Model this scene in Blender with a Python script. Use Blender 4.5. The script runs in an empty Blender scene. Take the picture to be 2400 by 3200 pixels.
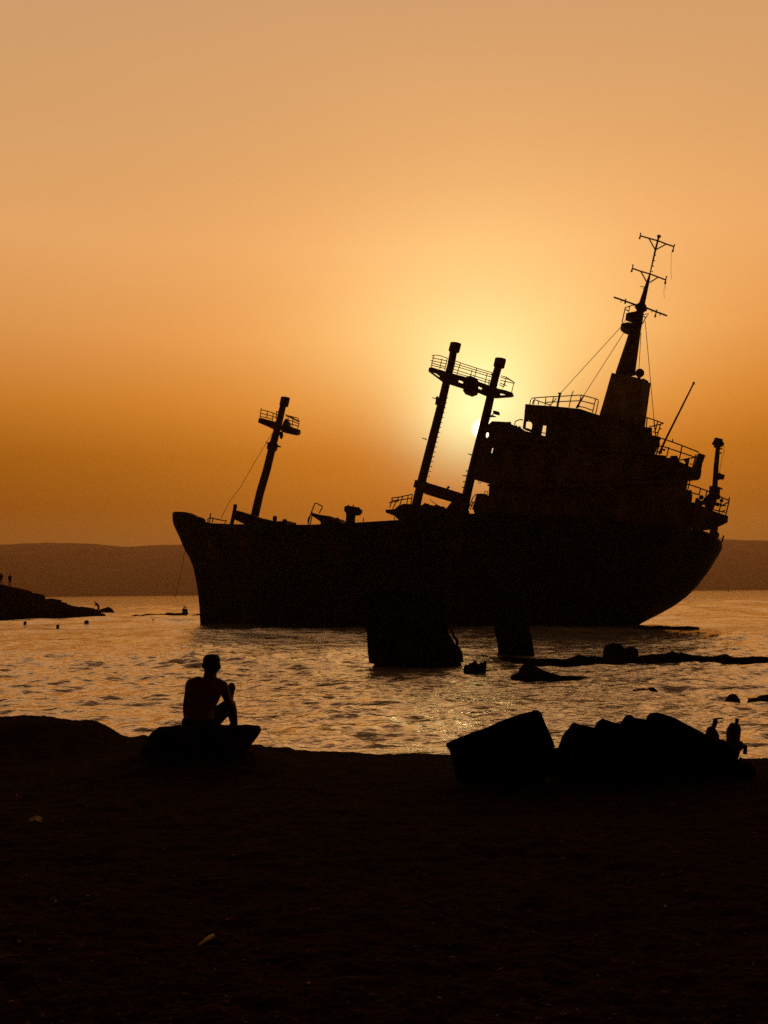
import bpy, bmesh, math, random
import numpy as np
from mathutils import Vector, Matrix, noise as mnoise
from mathutils.geometry import tessellate_polygon

random.seed(7)
rng = np.random.default_rng(11)
scene = bpy.context.scene
COL = scene.collection
R = math.radians

# ------------------------------------------------------------------ camera
FPX = 3000.0
CAMZ = 3.0
PITCH = math.atan(253 / FPX)
ROLL = R(0.55)
C = Vector((0, 0, CAMZ))
FW = Vector((0, math.cos(PITCH), math.sin(PITCH)))
_r0 = Vector((1, 0, 0)); _u0 = Vector((0, -math.sin(PITCH), math.cos(PITCH)))
RT = _r0 * math.cos(ROLL) - _u0 * math.sin(ROLL)
UP = _u0 * math.cos(ROLL) + _r0 * math.sin(ROLL)
cam_d = bpy.data.cameras.new('camera')
cam_d.sensor_fit = 'VERTICAL'; cam_d.sensor_height = 36; cam_d.sensor_width = 27
cam_d.lens = 36 * FPX / 3200
cam_d.clip_start = 0.1; cam_d.clip_end = 30000
cam = bpy.data.objects.new('camera', cam_d); COL.objects.link(cam)
mw = Matrix.Identity(4)
for i in range(3):
    mw[i][0] = RT[i]; mw[i][1] = UP[i]; mw[i][2] = -FW[i]; mw[i][3] = C[i]
cam.matrix_world = mw
scene.camera = cam

def ray(px, py):
    return FW + RT * ((px - 1200) / FPX) - UP * ((py - 1600) / FPX)
def W(px, py, Y):
    """where the sight line through a photo pixel reaches the distance Y"""
    d = ray(px, py)
    return C + d * (Y / d.y)

# ------------------------------------------------------------------ materials
def new_mat(name):
    m = bpy.data.materials.new(name); m.use_nodes = True
    nt = m.node_tree; b = nt.nodes['Principled BSDF']
    return m, nt, b
def surf(name, c1, c2, scale=2.0, rough=0.8, bump=0.3, bscale=None, stretch=(1, 1, 1), c3=None, bdist=0.05, lo=0.38, hi=0.62, spec=0.3):
    m, nt, b = new_mat(name)
    N, L = nt.nodes.new, nt.links.new
    tc = N('ShaderNodeTexCoord'); mp = N('ShaderNodeMapping'); mp.inputs['Scale'].default_value = stretch
    L(tc.outputs['Object'], mp.inputs['Vector'])
    n1 = N('ShaderNodeTexNoise'); n1.inputs['Scale'].default_value = scale; n1.inputs['Detail'].default_value = 8; n1.inputs['Roughness'].default_value = .65
    L(mp.outputs[0], n1.inputs['Vector'])
    cr = N('ShaderNodeValToRGB')
    cr.color_ramp.elements[0].position = lo; cr.color_ramp.elements[0].color = (*c1, 1)
    cr.color_ramp.elements[1].position = hi; cr.color_ramp.elements[1].color = (*c2, 1)
    if c3:
        e = cr.color_ramp.elements.new(min(.98, hi + .1)); e.color = (*c3, 1)
    L(n1.outputs['Fac'], cr.inputs['Fac']); L(cr.outputs['Color'], b.inputs['Base Color'])
    b.inputs['Roughness'].default_value = rough
    b.inputs['Specular IOR Level'].default_value = spec
    n2 = N('ShaderNodeTexNoise'); n2.inputs['Scale'].default_value = bscale or scale * 4; n2.inputs['Detail'].default_value = 6
    L(tc.outputs['Object'], n2.inputs['Vector'])
    bp = N('ShaderNodeBump'); bp.inputs['Strength'].default_value = bump; bp.inputs['Distance'].default_value = bdist
    L(n2.outputs['Fac'], bp.inputs['Height']); L(bp.outputs['Normal'], b.inputs['Normal'])
    return m
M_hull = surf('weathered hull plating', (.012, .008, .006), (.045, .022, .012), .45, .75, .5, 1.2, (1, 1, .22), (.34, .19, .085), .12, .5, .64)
M_house = surf('stained superstructure paint', (.05, .026, .012), (.11, .062, .027), .8, .75, .4, 2.5, (1, 1, .4), (.14, .085, .04), .06, .42, .58)
M_funnel = surf('flaking funnel paint', (.14, .085, .03), (.32, .22, .09), .9, .75, .4, 3, (1, 1, .35), (.5, .37, .17), .05, .4, .58)
M_mast = surf('rusted mast steel', (.05, .024, .012), (.14, .07, .03), 1.5, .75, .4, 5, (1, 1, .4), None, .03)
M_iron = surf('rusted iron', (.035, .016, .01), (.09, .04, .02), 3, .8, .4, 14, (1, 1, 1), None, .02)
M_wire = surf('old steel wire', (.04, .02, .01), (.1, .06, .03), 6, .7, .1)
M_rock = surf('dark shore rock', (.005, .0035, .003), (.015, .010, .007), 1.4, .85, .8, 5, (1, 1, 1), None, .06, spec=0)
M_wetrock = surf('wet weedy rock', (.012, .01, .008), (.035, .026, .018), .8, .6, .7, 3, (1, 1, 1), None, .1, spec=0)
M_far_rock = surf('headland rock', (.010, .007, .005), (.035, .021, .014), .2, .85, .8, .7, (1, 1, 1), None, .4, spec=0)
M_conc = surf('dark weathered concrete', (.008, .006, .0045), (.024, .016, .011), 1.1, .85, .6, 6, (1, 1, 1), None, .04, spec=0)
M_skin = surf('tanned skin', (.085, .03, .018), (.12, .045, .026), 8, .55, .15, 90, (1, 1, 1), None, .002, spec=.1)
M_hair = surf('short dark hair', (.012, .009, .007), (.03, .02, .014), 60, .6, .8, 240, (1, 1, 1), None, .004, spec=.05)
M_shorts = surf('dark cotton shorts', (.015, .014, .015), (.028, .026, .028), 20, .9, .4, 120, (1, 1, 1), None, .004, spec=0)
M_cloth = surf('dark clothing', (.015, .012, .012), (.05, .035, .03), 2, .9, .2)
M_hill = surf('dry scrub hillside', (.05, .042, .03), (.10, .08, .055), .004, .95, .3, .02, (1, 1, 1), (.14, .11, .08), 6)
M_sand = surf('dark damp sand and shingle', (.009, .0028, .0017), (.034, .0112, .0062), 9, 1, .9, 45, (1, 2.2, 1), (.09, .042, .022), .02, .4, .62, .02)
M_debris = surf('dry straw and shell scraps', (.012, .006, .004), (.16, .09, .045), 30, .95, .2, spec=.05, lo=.38, hi=.6, c3=(.8, .58, .36))
M_paper = surf('crumpled pale paper', (.6, .52, .38), (.82, .72, .56), 12, .8, .5, 40, (1, 1, 1), None, .01)
M_stick = surf('bleached driftwood', (.7, .56, .22), (.92, .76, .36), 20, .8, .5, 60, (1, 1, 1), None, .005)
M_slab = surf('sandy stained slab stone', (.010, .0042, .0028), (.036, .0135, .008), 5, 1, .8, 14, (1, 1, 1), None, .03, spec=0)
M_float = surf('weathered float plastic', (.02, .014, .012), (.05, .03, .022), 4, .6, .2)

def water_mat():
    m, nt, b = new_mat('choppy sea water')
    N, L = nt.nodes.new, nt.links.new
    b.inputs['Base Color'].default_value = (.86, .77, .66, 1)
    b.inputs['Metallic'].default_value = .68
    b.inputs['Roughness'].default_value = .09
    b.inputs['IOR'].default_value = 1.33
    tc = N('ShaderNodeTexCoord')
    prev = None
    for sc, st, dist, det in ((1.1, (1, 1.7, 1), .13, 3), (4.2, (1, 1.6, 1), .036, 3), (.25, (1, 1.8, 1), .3, 2), (.07, (1, 1.3, 1), 1.1, 3)):
        mp = N('ShaderNodeMapping'); mp.inputs['Scale'].default_value = st
        L(tc.outputs['Object'], mp.inputs['Vector'])
        n = N('ShaderNodeTexNoise'); n.inputs['Scale'].default_value = sc; n.inputs['Detail'].default_value = det; n.inputs['Roughness'].default_value = .55
        L(mp.outputs[0], n.inputs['Vector'])
        bp = N('ShaderNodeBump'); bp.inputs['Strength'].default_value = 1; bp.inputs['Distance'].default_value = dist
        L(n.outputs['Fac'], bp.inputs['Height'])
        if prev: L(prev.outputs['Normal'], bp.inputs['Normal'])
        prev = bp
    L(prev.outputs['Normal'], b.inputs['Normal'])
    return m
M_water = water_mat()

# ------------------------------------------------------------------ object helpers
def tag(o, label=None, cat=None, group=None, kind=None):
    if label: o['label'] = label
    if cat: o['category'] = cat
    if group: o['group'] = group
    if kind: o['kind'] = kind
    return o
def empty(name, loc, rz=0, label=None, cat=None, group=None):
    o = bpy.data.objects.new(name, None); COL.objects.link(o)
    o.location = loc; o.rotation_euler = (0, 0, rz); o.empty_display_size = .2
    return tag(o, label, cat, group)
def link(name, me, mat, parent=None, smooth=False):
    o = bpy.data.objects.new(name, me); COL.objects.link(o)
    me.materials.clear(); me.materials.append(mat)
    if smooth:
        me.polygons.foreach_set('use_smooth', [True] * len(me.polygons))
    if parent: o.parent = parent
    return o
def obj(name, bm, mat, parent=None, smooth=False):
    bmesh.ops.recalc_face_normals(bm, faces=bm.faces)
    me = bpy.data.meshes.new(name); bm.to_mesh(me); bm.free()
    return link(name, me, mat, parent, smooth)
def BM(): return bmesh.new()

def tube(bm, pts, radii, n=6, caps=True):
    pts = [Vector(p) for p in pts]
    if not isinstance(radii, (list, tuple)): radii = [radii] * len(pts)
    rings = []
    prev = None
    for i, p in enumerate(pts):
        d = (pts[min(i + 1, len(pts) - 1)] - pts[max(i - 1, 0)])
        if d.length < 1e-9: d = Vector((0, 0, 1))
        d.normalize()
        if prev is None:
            a = d.orthogonal().normalized()
        else:
            a = (prev - d * prev.dot(d))
            a = a.normalized() if a.length > 1e-6 else d.orthogonal().normalized()
        prev = a
        b = d.cross(a)
        rings.append([bm.verts.new(p + (a * math.cos(2 * math.pi * k / n) + b * math.sin(2 * math.pi * k / n)) * radii[i]) for k in range(n)])
    for r0, r1 in zip(rings, rings[1:]):
        for k in range(n):
            bm.faces.new((r0[k], r0[(k + 1) % n], r1[(k + 1) % n], r1[k]))
    if caps:
        bm.faces.new(rings[0][::-1]); bm.faces.new(rings[-1])
def box(bm, c, hx, hy, hz, rot=None):
    vs = []
    for sx in (-1, 1):
        for sy in (-1, 1):
            for sz in (-1, 1):
                v = Vector((sx * hx, sy * hy, sz * hz))
                if rot: v = rot @ v
                vs.append(bm.verts.new(Vector(c) + v))
    for f in ((0, 1, 3, 2), (4, 6, 7, 5), (0, 4, 5, 1), (2, 3, 7, 6), (0, 2, 6, 4), (1, 5, 7, 3)):
        bm.faces.new([vs[i] for i in f])
def ball(bm, c, rx, ry=None, rz=None, seg=12, rings=8):
    ry = ry or rx; rz = rz or rx
    mtx = Matrix.Translation(Vector(c)) @ Matrix.Diagonal((rx, ry, rz, 1))
    bmesh.ops.create_uvsphere(bm, u_segments=seg, v_segments=rings, radius=1, matrix=mtx)

def prism(bm, loops, front, back):
    """solid of one outline (and holes) between two sets of points; front/back map a pixel to a point"""
    idx = 0; fv = []; bv = []; flat = []
    for lp in loops:
        for p in lp:
            q = front(p); flat.append(Vector((q[0], q[2], 0)))
            fv.append(bm.verts.new(q)); bv.append(bm.verts.new(back(p)))
    polys = []; k = 0
    for lp in loops:
        polys.append([flat[k + i] for i in range(len(lp))]); k += len(lp)
    for t in tessellate_polygon(polys):
        a, b, c = t
        if len({a, b, c}) < 3: continue
        try:
            bm.faces.new((fv[a], fv[b], fv[c])); bm.faces.new((bv[a], bv[c], bv[b]))
        except ValueError: pass
    k = 0
    for lp in loops:
        n = len(lp)
        for i in range(n):
            j = (i + 1) % n
            try: bm.faces.new((fv[k + i], fv[k + j], bv[k + j], bv[k + i]))
            except ValueError: pass
        k += n

# ------------------------------------------------------------------ sky, sun
SUN = ray(1508, 1341).normalized()
SUN_EL = math.asin(SUN.z); SUN_AZ = math.atan2(SUN.x, SUN.y)
world = bpy.data.worlds.new('World'); scene.world = world; world.use_nodes = True
def build_world():
    nt = world.node_tree; N = nt.nodes.new; L = nt.links.new
    for n in list(nt.nodes): nt.nodes.remove(n)
    out = N('ShaderNodeOutputWorld'); bg = N('ShaderNodeBackground'); bg.inputs['Strength'].default_value = 1.0
    tc = N('ShaderNodeTexCoord')
    def V(op, a, b=None):
        n = N('ShaderNodeVectorMath'); n.operation = op
        for i, x in enumerate((a, b)):
            if x is None: continue
            if isinstance(x, tuple): n.inputs[i].default_value = x
            else: L(x, n.inputs[i])
        return n
    def Mth(op, a, b=None, clamp=False):
        n = N('ShaderNodeMath'); n.operation = op; n.use_clamp = clamp
        for i, x in enumerate((a, b)):
            if x is None: continue
            if isinstance(x, (int, float)): n.inputs[i].default_value = x
            else: L(x, n.inputs[i])
        return n.outputs[0]
    d = V('NORMALIZE', tc.outputs['Generated']).outputs[0]
    sep = N('ShaderNodeSeparateXYZ'); L(d, sep.inputs[0])
    el = Mth('MULTIPLY', Mth('ARCSINE', sep.outputs['Z']), 180 / math.pi)
    dot = V('DOT_PRODUCT', d, tuple(SUN)).outputs['Value']
    th = Mth('MULTIPLY', Mth('ARCCOSINE', Mth('MINIMUM', dot, 1.0)), 180 / math.pi)
    # brightness of the dusty dusk air by height above the horizon
    cr = N('ShaderNodeValToRGB'); el01 = Mth('DIVIDE', el, 90.0, True); L(el01, cr.inputs['Fac'])
    knots = [(2, (.325, .130, .022)), (5, (.305, .086, .002)), (8, (.39, .118, .003)), (11, (.59, .205, .022)), (15, (.745, .322, .084)),
             (20, (.79, .395, .142)), (26, (.685, .366, .149)), (33, (.61, .340, .160)), (40, (.30, .16, .07)), (50, (.07, .036, .017)), (90, (.02, .011, .007))]
    els = cr.color_ramp.elements
    els[0].position = knots[0][0] / 90; els[0].color = (*knots[0][1], 1)
    els[1].position = 1; els[1].color = (*knots[-1][1], 1)
    for e, c in knots[1:-1]:
        k = els.new(e / 90); k.color = (*c, 1)
    # glow round the sun
    total = None
    lift = N('ShaderNodeMapRange'); lift.interpolation_type = 'SMOOTHSTEP'
    lift.inputs['From Min'].default_value = 7; lift.inputs['From Max'].default_value = 17; L(el, lift.inputs['Value'])
    lift2 = N('ShaderNodeMapRange'); lift2.interpolation_type = 'SMOOTHSTEP'
    lift2.inputs['From Min'].default_value = 4; lift2.inputs['From Max'].default_value = 11; lift2.inputs['To Min'].default_value = .15; L(el, lift2.inputs['Value'])
    for s, c in ((4.0, (.42, .82, .49)), (9.0, (.28, .63, .33)), (20.0, (.225, .102, .012))):
        g = Mth('POWER', math.e, Mth('MULTIPLY', Mth('POWER', Mth('DIVIDE', th, s), 2.0), -1.0))
        if s == 4.0: g = Mth('MULTIPLY', g, lift2.outputs[0])
        if s == 9.0: g = Mth('MULTIPLY', g, lift.outputs[0])
        n = V('SCALE', c); L(g, n.inputs['Scale'])
        total = n.outputs[0] if total is None else V('ADD', total, n.outputs[0]).outputs[0]
    air = V('ADD', cr.outputs['Color'], total).outputs[0]
    # the sky opposite the sun is dim
    hd0 = V('DOT_PRODUCT', d, (math.sin(SUN_AZ), math.cos(SUN_AZ), 0)).outputs['Value']
    hd = Mth('DIVIDE', hd0, Mth('MAXIMUM', Mth('SQRT', Mth('SUBTRACT', 1.0, Mth('POWER', sep.outputs['Z'], 2.0))), .02))
    mr = N('ShaderNodeMapRange'); mr.interpolation_type = 'SMOOTHSTEP'
    mr.inputs['From Min'].default_value = .1; mr.inputs['From Max'].default_value = .87
    mr.inputs['To Min'].default_value = .08; mr.inputs['To Max'].default_value = 1
    L(hd, mr.inputs['Value'])
    air2 = V('SCALE', air); L(mr.outputs[0], air2.inputs['Scale'])
    # the sun itself, veiled by haze
    ms = N('ShaderNodeMapRange'); ms.interpolation_type = 'SMOOTHSTEP'
    ms.inputs['From Min'].default_value = .72; ms.inputs['From Max'].default_value = .32
    ms.inputs['To Min'].default_value = 0; ms.inputs['To Max'].default_value = 1
    L(th, ms.inputs['Value'])
    disc = V('SCALE', (2.2, 2.0, 1.5)); L(ms.outputs[0], disc.inputs['Scale'])
    tot = V('ADD', air2.outputs[0], disc.outputs[0]).outputs[0]
    # faint unevenness of the haze
    mp = N('ShaderNodeMapping'); mp.inputs['Scale'].default_value = (2.2, 2.2, 7); L(d, mp.inputs['Vector'])
    nz = N('ShaderNodeTexNoise'); nz.inputs['Scale'].default_value = 1.6; nz.inputs['Detail'].default_value = 4; L(mp.outputs[0], nz.inputs['Vector'])
    vr = N('ShaderNodeMapRange'); vr.inputs['From Min'].default_value = .3; vr.inputs['From Max'].default_value = .7
    vr.inputs['To Min'].default_value = .988; vr.inputs['To Max'].default_value = 1.012; L(nz.outputs['Fac'], vr.inputs['Value'])
    fin = V('SCALE', tot); L(vr.outputs[0], fin.inputs['Scale'])
    L(fin.outputs[0], bg.inputs['Color'])
    # a very dusty clear-sky component, filtered warm by the haze
    sky = N('ShaderNodeTexSky'); sky.sky_type = 'NISHITA'; sky.sun_disc = False
    sky.sun_elevation = SUN_EL; sky.sun_rotation = SUN_AZ; sky.dust_density = 8; sky.air_density = 2; sky.ozone_density = 1
    tint = V('MULTIPLY', sky.outputs['Color'], (.06, .018, .003)).outputs[0]
    bg2 = N('ShaderNodeBackground'); bg2.inputs['Strength'].default_value = .05
    L(tint, bg2.inputs['Color'])
    ad = N('ShaderNodeAddShader'); L(bg.outputs[0], ad.inputs[0]); L(bg2.outputs[0], ad.inputs[1])
    L(ad.outputs[0], out.inputs['Surface'])
build_world()
sd = bpy.data.lights.new('sun', 'SUN'); sd.energy = .05; sd.angle = R(4); sd.color = (1, .56, .22)
so = bpy.data.objects.new('sun', sd); COL.objects.link(so)
so.rotation_euler = SUN.to_track_quat('Z', 'Y').to_euler()
scene.view_settings.view_transform = 'Standard'; scene.view_settings.look = 'None'
scene.view_settings.exposure = 0; scene.view_settings.gamma = 1

# ------------------------------------------------------------------ numpy value noise
def vnoise(x, y, seed=0):
    xi = np.floor(x).astype(np.int64); yi = np.floor(y).astype(np.int64)
    xf = x - xi; yf = y - yi
    u = xf * xf * (3 - 2 * xf); v = yf * yf * (3 - 2 * yf)
    def h(a, b):
        n = (a * 374761393 + b * 668265263 + seed * 974711) & 0xffffffff
        n = ((n ^ (n >> 13)) * 1274126177) & 0xffffffff
        return ((n ^ (n >> 16)) & 0xffff) / 65535.0
    return (h(xi, yi) * (1 - u) + h(xi + 1, yi) * u) * (1 - v) + (h(xi, yi + 1) * (1 - u) + h(xi + 1, yi + 1) * u) * v - .5
def fbm(x, y, octs=4, seed=0, gain=.5):
    r = 0; a = 1
    for o in range(octs):
        r = r + a * vnoise(x * 2 ** o, y * 2 ** o, seed + o * 17); a *= gain
    return r
def grid_mesh(name, X, Y, Z):
    nr, nc = X.shape
    me = bpy.data.meshes.new(name)
    co = np.stack([X, Y, Z], -1).reshape(-1, 3).astype(np.float32)
    i = np.arange(nr * nc).reshape(nr, nc)
    q = np.stack([i[:-1, :-1], i[:-1, 1:], i[1:, 1:], i[1:, :-1]], -1).reshape(-1, 4)
    me.vertices.add(len(co)); me.vertices.foreach_set('co', co.ravel())
    me.loops.add(q.size); me.loops.foreach_set('vertex_index', q.ravel().astype(np.int32))
    me.polygons.add(len(q)); me.polygons.foreach_set('loop_start', (np.arange(len(q)) * 4).astype(np.int32))
    me.polygons.foreach_set('loop_total', np.full(len(q), 4, np.int32))
    me.update(calc_edges=True); me.validate()
    return me

# ------------------------------------------------------------------ sea
def build_water():
    inv = np.linspace(1 / 12.5, 1 / 500, 820)
    rows = np.concatenate([1 / inv, np.geomspace(520, 9000, 40)])
    tan = np.concatenate([np.linspace(-1.6, -.46, 50)[:-1], np.linspace(-.46, .46, 800), np.linspace(.46, 1.6, 50)[1:]])
    Y, T = np.meshgrid(rows, tan, indexing='ij')
    X = T * Y
    dy = np.gradient(rows)[:, None] * np.ones_like(X)
    dx = np.abs(Y * .0013)
    Z = np.zeros_like(X)
    n = 110
    lam = np.concatenate([np.exp(rng.normal(math.log(1.05), .40, 72)), np.exp(rng.uniform(math.log(.35), math.log(.9), n - 72))])
    lam = np.concatenate([lam, np.exp(rng.uniform(math.log(5), math.log(30), 46))]); n = len(lam)
    ang = rng.normal(0, R(30), n); ph = rng.uniform(0, 6.283, n)
    gust = 1 + .9 * fbm(X / 9, Y / 14, 3, 5)
    for l, a, p in zip(lam, ang, ph):
        k = 2 * math.pi / l
        sl = .034 * (.8 if l < .9 else 1.0 if l < 5 else .65)
        samp = np.maximum(dy * abs(math.cos(a)), dx * abs(math.sin(a)))
        att = np.clip((l / samp - 2.0) / 1.6, 0, 1)
        th = k * (X * math.sin(a) + Y * math.cos(a)) + p + 1.2 * vnoise(X / (6 * l), Y / (6 * l), 3)
        s = np.sin(th)
        if l > 5: att = att * np.clip(Y / 110, .06, 1.0)
        Z += att * sl / k * (s + .25 * np.cos(2 * th))
    Z *= gust
    rough = np.clip((Y - 55) / 90, 0, 1)
    Z += rough * (.28 * fbm(X / 2.6, Y / 12, 2, 51) + .16 * fbm(X / 7, Y / 30, 2, 57))
    # small breaking swells over the shoal at the right
    for px, py, wd, h in ((2310, 2150, 2.6, .16), (2200, 2120, 3.0, .10), (2380, 2122, 2.4, .12), (2080, 2150, 1.6, .07)):
        c = W(px, py, 3 * FPX / (py - 1848))
        Z += h * np.exp(-((X - c.x) / wd) ** 2) * np.exp(-((Y - c.y - .1 * np.sin(X * 1.7)) / .38) ** 2)
    Z = np.where(Y > 560, 0, Z)
    me = grid_mesh('sea_water', X, Y, Z)
    o = link('sea_water', me, M_water, None, True); tag(o, kind='structure')
build_water()

# ------------------------------------------------------------------ hills across the bay
def build_hills():
    Yr = 6000
    prof = [(-2500, 1760), (-1200, 1722), (-500, 1706), (0, 1702), (75, 1698), (150, 1696), (220, 1697), (300, 1700), (350, 1706), (400, 1711), (440, 1711), (480, 1708), (565, 1703), (700, 1694),
            (1000, 1680), (1400, 1672), (1900, 1676), (2260, 1686), (2330, 1689), (2400, 1692), (2900, 1715), (4000, 1770)]
    xs = []; zs = []
    for px, py in prof:
        q = W(px, py, Yr); xs.append(q.x); zs.append(q.z)
    x = np.linspace(-5500, 5500, 420); y = np.concatenate([np.linspace(4700, Yr, 60), np.linspace(Yr + 60, 8200, 30)])
    Y, X = np.meshgrid(y, x, indexing='ij')
    ridge = np.interp(X, xs, zs)
    t = np.clip((Y - 4760) / (Yr - 4760), 0, 1)
    up = np.sin(t * math.pi / 2) ** .9
    dn = np.clip(1 - (Y - Yr) / 2400, .2, 1)
    Z = ridge * up * dn
    spur = fbm(X / 600, Y / 700, 5, 9)
    Z = Z + spur * 70 * np.sin(np.clip(t, 0, 1) * math.pi) * (Y < Yr) + 9 * fbm(X / 70, Y / 70, 4, 2) * t
    Z = np.where(Y < 4761, -3, Z)
    me = grid_mesh('hills', X, Y, Z)
    tag(link('hills', me, M_hill, None, True), kind='structure')
build_hills()

# ------------------------------------------------------------------ beach
CREST_Y = 11.5
_cp = [(-3000, 2230), (-600, 2232), (0, 2235), (30, 2236), (60, 2234), (90, 2235), (130, 2238), (165, 2247), (205, 2254), (235, 2257), (262, 2255), (277, 2256), (300, 2268), (340, 2290), (365, 2305), (400, 2309),
       (440, 2304), (462, 2312), (600, 2335), (800, 2336), (822, 2344), (836, 2341), (862, 2344), (895, 2342), (915, 2351), (1000, 2357), (1200, 2362), (1300, 2361), (1390, 2366), (1600, 2380), (1800, 2388), (2350, 2392), (2400, 2393), (5000, 2400)]
_cx = []; _cz = []
for px, py in _cp:
    q = W(px, py, CREST_Y); _cx.append(q.x); _cz.append(q.z)
def beach_z(x, y, detail=True):
    x = np.asarray(x, float); y = np.asarray(y, float)
    plain = np.interp(y, [-40, 0, 3, 8.5, 9.8, 12], [1.8, 1.56, 1.5, 1.36, 1.31, 1.28])
    zc = np.interp(x, _cx, _cz)
    t = np.clip((y - 9.7) / (CREST_Y - 9.7), 0, 1); t = t * t * (3 - 2 * t)
    z = plain * (1 - t) + zc * t
    f = np.clip((y - CREST_Y) / 4.2, 0, 1)
    z = np.where(y > CREST_Y, zc + (-.9 - zc) * (f * f * (3 - 2 * f)), z)
    z = z + .13 * np.exp(-((x + 1.9) / .85) ** 4 - ((y - 9.45) / .6) ** 2)
    if detail:
        z = z + .055 * fbm(x / .9, y / .9, 4, 31) * np.clip((11.2 - y) / 3, 0.5, 1) + .022 * fbm(x / .16, y / .12, 3, 44) + .010 * fbm(x / .035, y / .03, 2, 71)
    return z
def build_beach():
    rows = np.concatenate([np.linspace(-40, 2, 22)[:-1], 1 / np.linspace(1 / 2.0, 1 / 12.2, 620), np.linspace(12.25, 19, 60)])
    tan = np.concatenate([np.linspace(-14, -.6, 50)[:-1], np.linspace(-.6, .6, 640), np.linspace(.6, 14, 50)[1:]])
    Y, T = np.meshgrid(rows, tan, indexing='ij')
    X = T * np.maximum(Y, 2.0)
    me = grid_mesh('beach', X, Y, beach_z(X, Y))
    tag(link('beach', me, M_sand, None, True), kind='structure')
build_beach()
def bz(x, y): return float(beach_z(x, y))

def build_debris():
    bm = BM()
    r = random.Random(5)
    for i in range(5200):
        d = 1 / r.uniform(1 / 11.0, 1 / 3.2)
        x = r.uniform(-.5, .5) * d; z = bz(x, d)
        c = Vector((x, d, z + .004))
        t = r.random()
        s = .0036 * d ** .35 * r.choice((.4, .5, .6, .8, 1.1, 1.7)) * r.uniform(.8, 1.2)
        if t < .4:      # straw
            a = r.gauss(0, .5); L = s * r.uniform(1, 3.2) * (2.2 if r.random() < .05 else 1)
            dv = Vector((math.cos(a), math.sin(a), r.uniform(-.1, .25))) * L
            tube(bm, [c - dv, c + Vector((0, 0, s * r.uniform(0, .8))), c + dv], [s * .22, s * .3, s * .15], 3)
        else:            # pebble or shell flake
            m = Matrix.Translation(c) @ Matrix.Rotation(r.random() * 6, 4, 'Z') @ Matrix.Diagonal((s * r.uniform(.7, 1.8), s * r.uniform(.6, 1), s * r.uniform(.3, .8), 1))
            v = [bm.verts.new(m @ (Vector(p) + Vector((r.uniform(-.25, .25), r.uniform(-.25, .25), r.uniform(-.2, .2))))) for p in ((1, 0, 0), (.2, 1, 0), (-1, .1, 0), (-.1, -1, 0), (0, 0, 1), (0, 0, -1))]
            for i in range(4):
                bm.faces.new((v[i], v[(i + 1) % 4], v[4])); bm.faces.new((v[(i + 1) % 4], v[i], v[5]))
    o = obj('beach_litter', bm, M_debris)
    tag(o, 'scattered straw, shell flakes and pebbles over the dark beach', 'beach debris', None, 'stuff')
build_debris()

# ------------------------------------------------------------------ rocks
def densify(poly, step):
    out = []
    n = len(poly)
    for i in range(n):
        a = poly[i]; b = poly[(i + 1) % n]
        L = math.hypot(b[0] - a[0], b[1] - a[1]); k = max(1, int(L / step))
        for j in range(k):
            out.append((a[0] + (b[0] - a[0]) * j / k, a[1] + (b[1] - a[1]) * j / k))
    return out
ROUND = [(-1, .45), (-.9, .66), (-.7, .84), (-.4, .96), (0, 1), (.4, .95), (.7, .8), (.9, .6), (1, .4)]
FACE = [(-1, .955), (-.93, .988), (-.85, 1), (-.45, .90), (.2, .78), (.75, .66), (1, .5)]
BLOCK = [(-1, .86), (-.93, .93), (-.4, .975), (0, 1), (.5, .97), (.93, .92), (1, .84)]
def rock(name, px, Y, thick, label, cat, prof=ROUND, mat=None, jag=.02, step=None, group=None, parent=None, skew=0.0, freq=1.5):
    """a boulder: its outline at the distance Y, rounded off towards and away from us"""
    tm = max(prof, key=lambda q: q[1])[0] * thick / 2
    pts = [W(x, y, Y + tm) for x, y in px]
    wet = mat in (M_wetrock, M_far_rock, M_conc)
    zl = min(p.z for p in pts); zh = max(p.z for p in pts); thr = zl + min(.35, .12 * (zh - zl))
    poly = [(p.x, p.z - .8 if wet and p.z < thr else p.z) for p in pts]
    xs = [p[0] for p in poly]; zs = [p[1] for p in poly]
    size = max(max(xs) - min(xs), max(zs) - min(zs))
    poly = densify(poly, step or size / 40)
    cx = sum(p[0] for p in poly) / len(poly); z0 = min(zs)
    org = Vector((cx, Y, z0))
    bm = BM(); rings = []
    sd = len(name) + px[0][0] * .13
    for ti, s in prof:
        ring = []
        for x, z in poly:
            q = Vector((cx + (x - cx) * s + skew * ti * thick, Y + ti * thick / 2, z0 + (z - z0) * s))
            nz = mnoise.noise_vector(q * (freq / size * 6) + Vector((sd, 0, 0))) * jag * size + mnoise.noise_vector(q * (freq / size * 22)) * jag * size * .4
            if s == 1: nz *= .45
            ring.append(bm.verts.new(q + nz - org))
        rings.append(ring)
    n = len(poly)
    for a, b in zip(rings, rings[1:]):
        for k in range(n):
            bm.faces.new((a[k], a[(k + 1) % n], b[(k + 1) % n], b[k]))
    for ring in (rings[0], rings[-1]):
        tri = tessellate_polygon([[Vector((v.co.x, v.co.z, 0)) for v in ring]])
        for t in tri:
            try: bm.faces.new([ring[i] for i in t])
            except ValueError: pass
    o = obj(name, bm, mat or M_rock, parent)
    o.location = org
    if label: tag(o, label, cat, group)
    return o
def zz(x0, y0, s, pts): return [(x0 + s * x, y0 + s * y) for x, y in pts]

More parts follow.
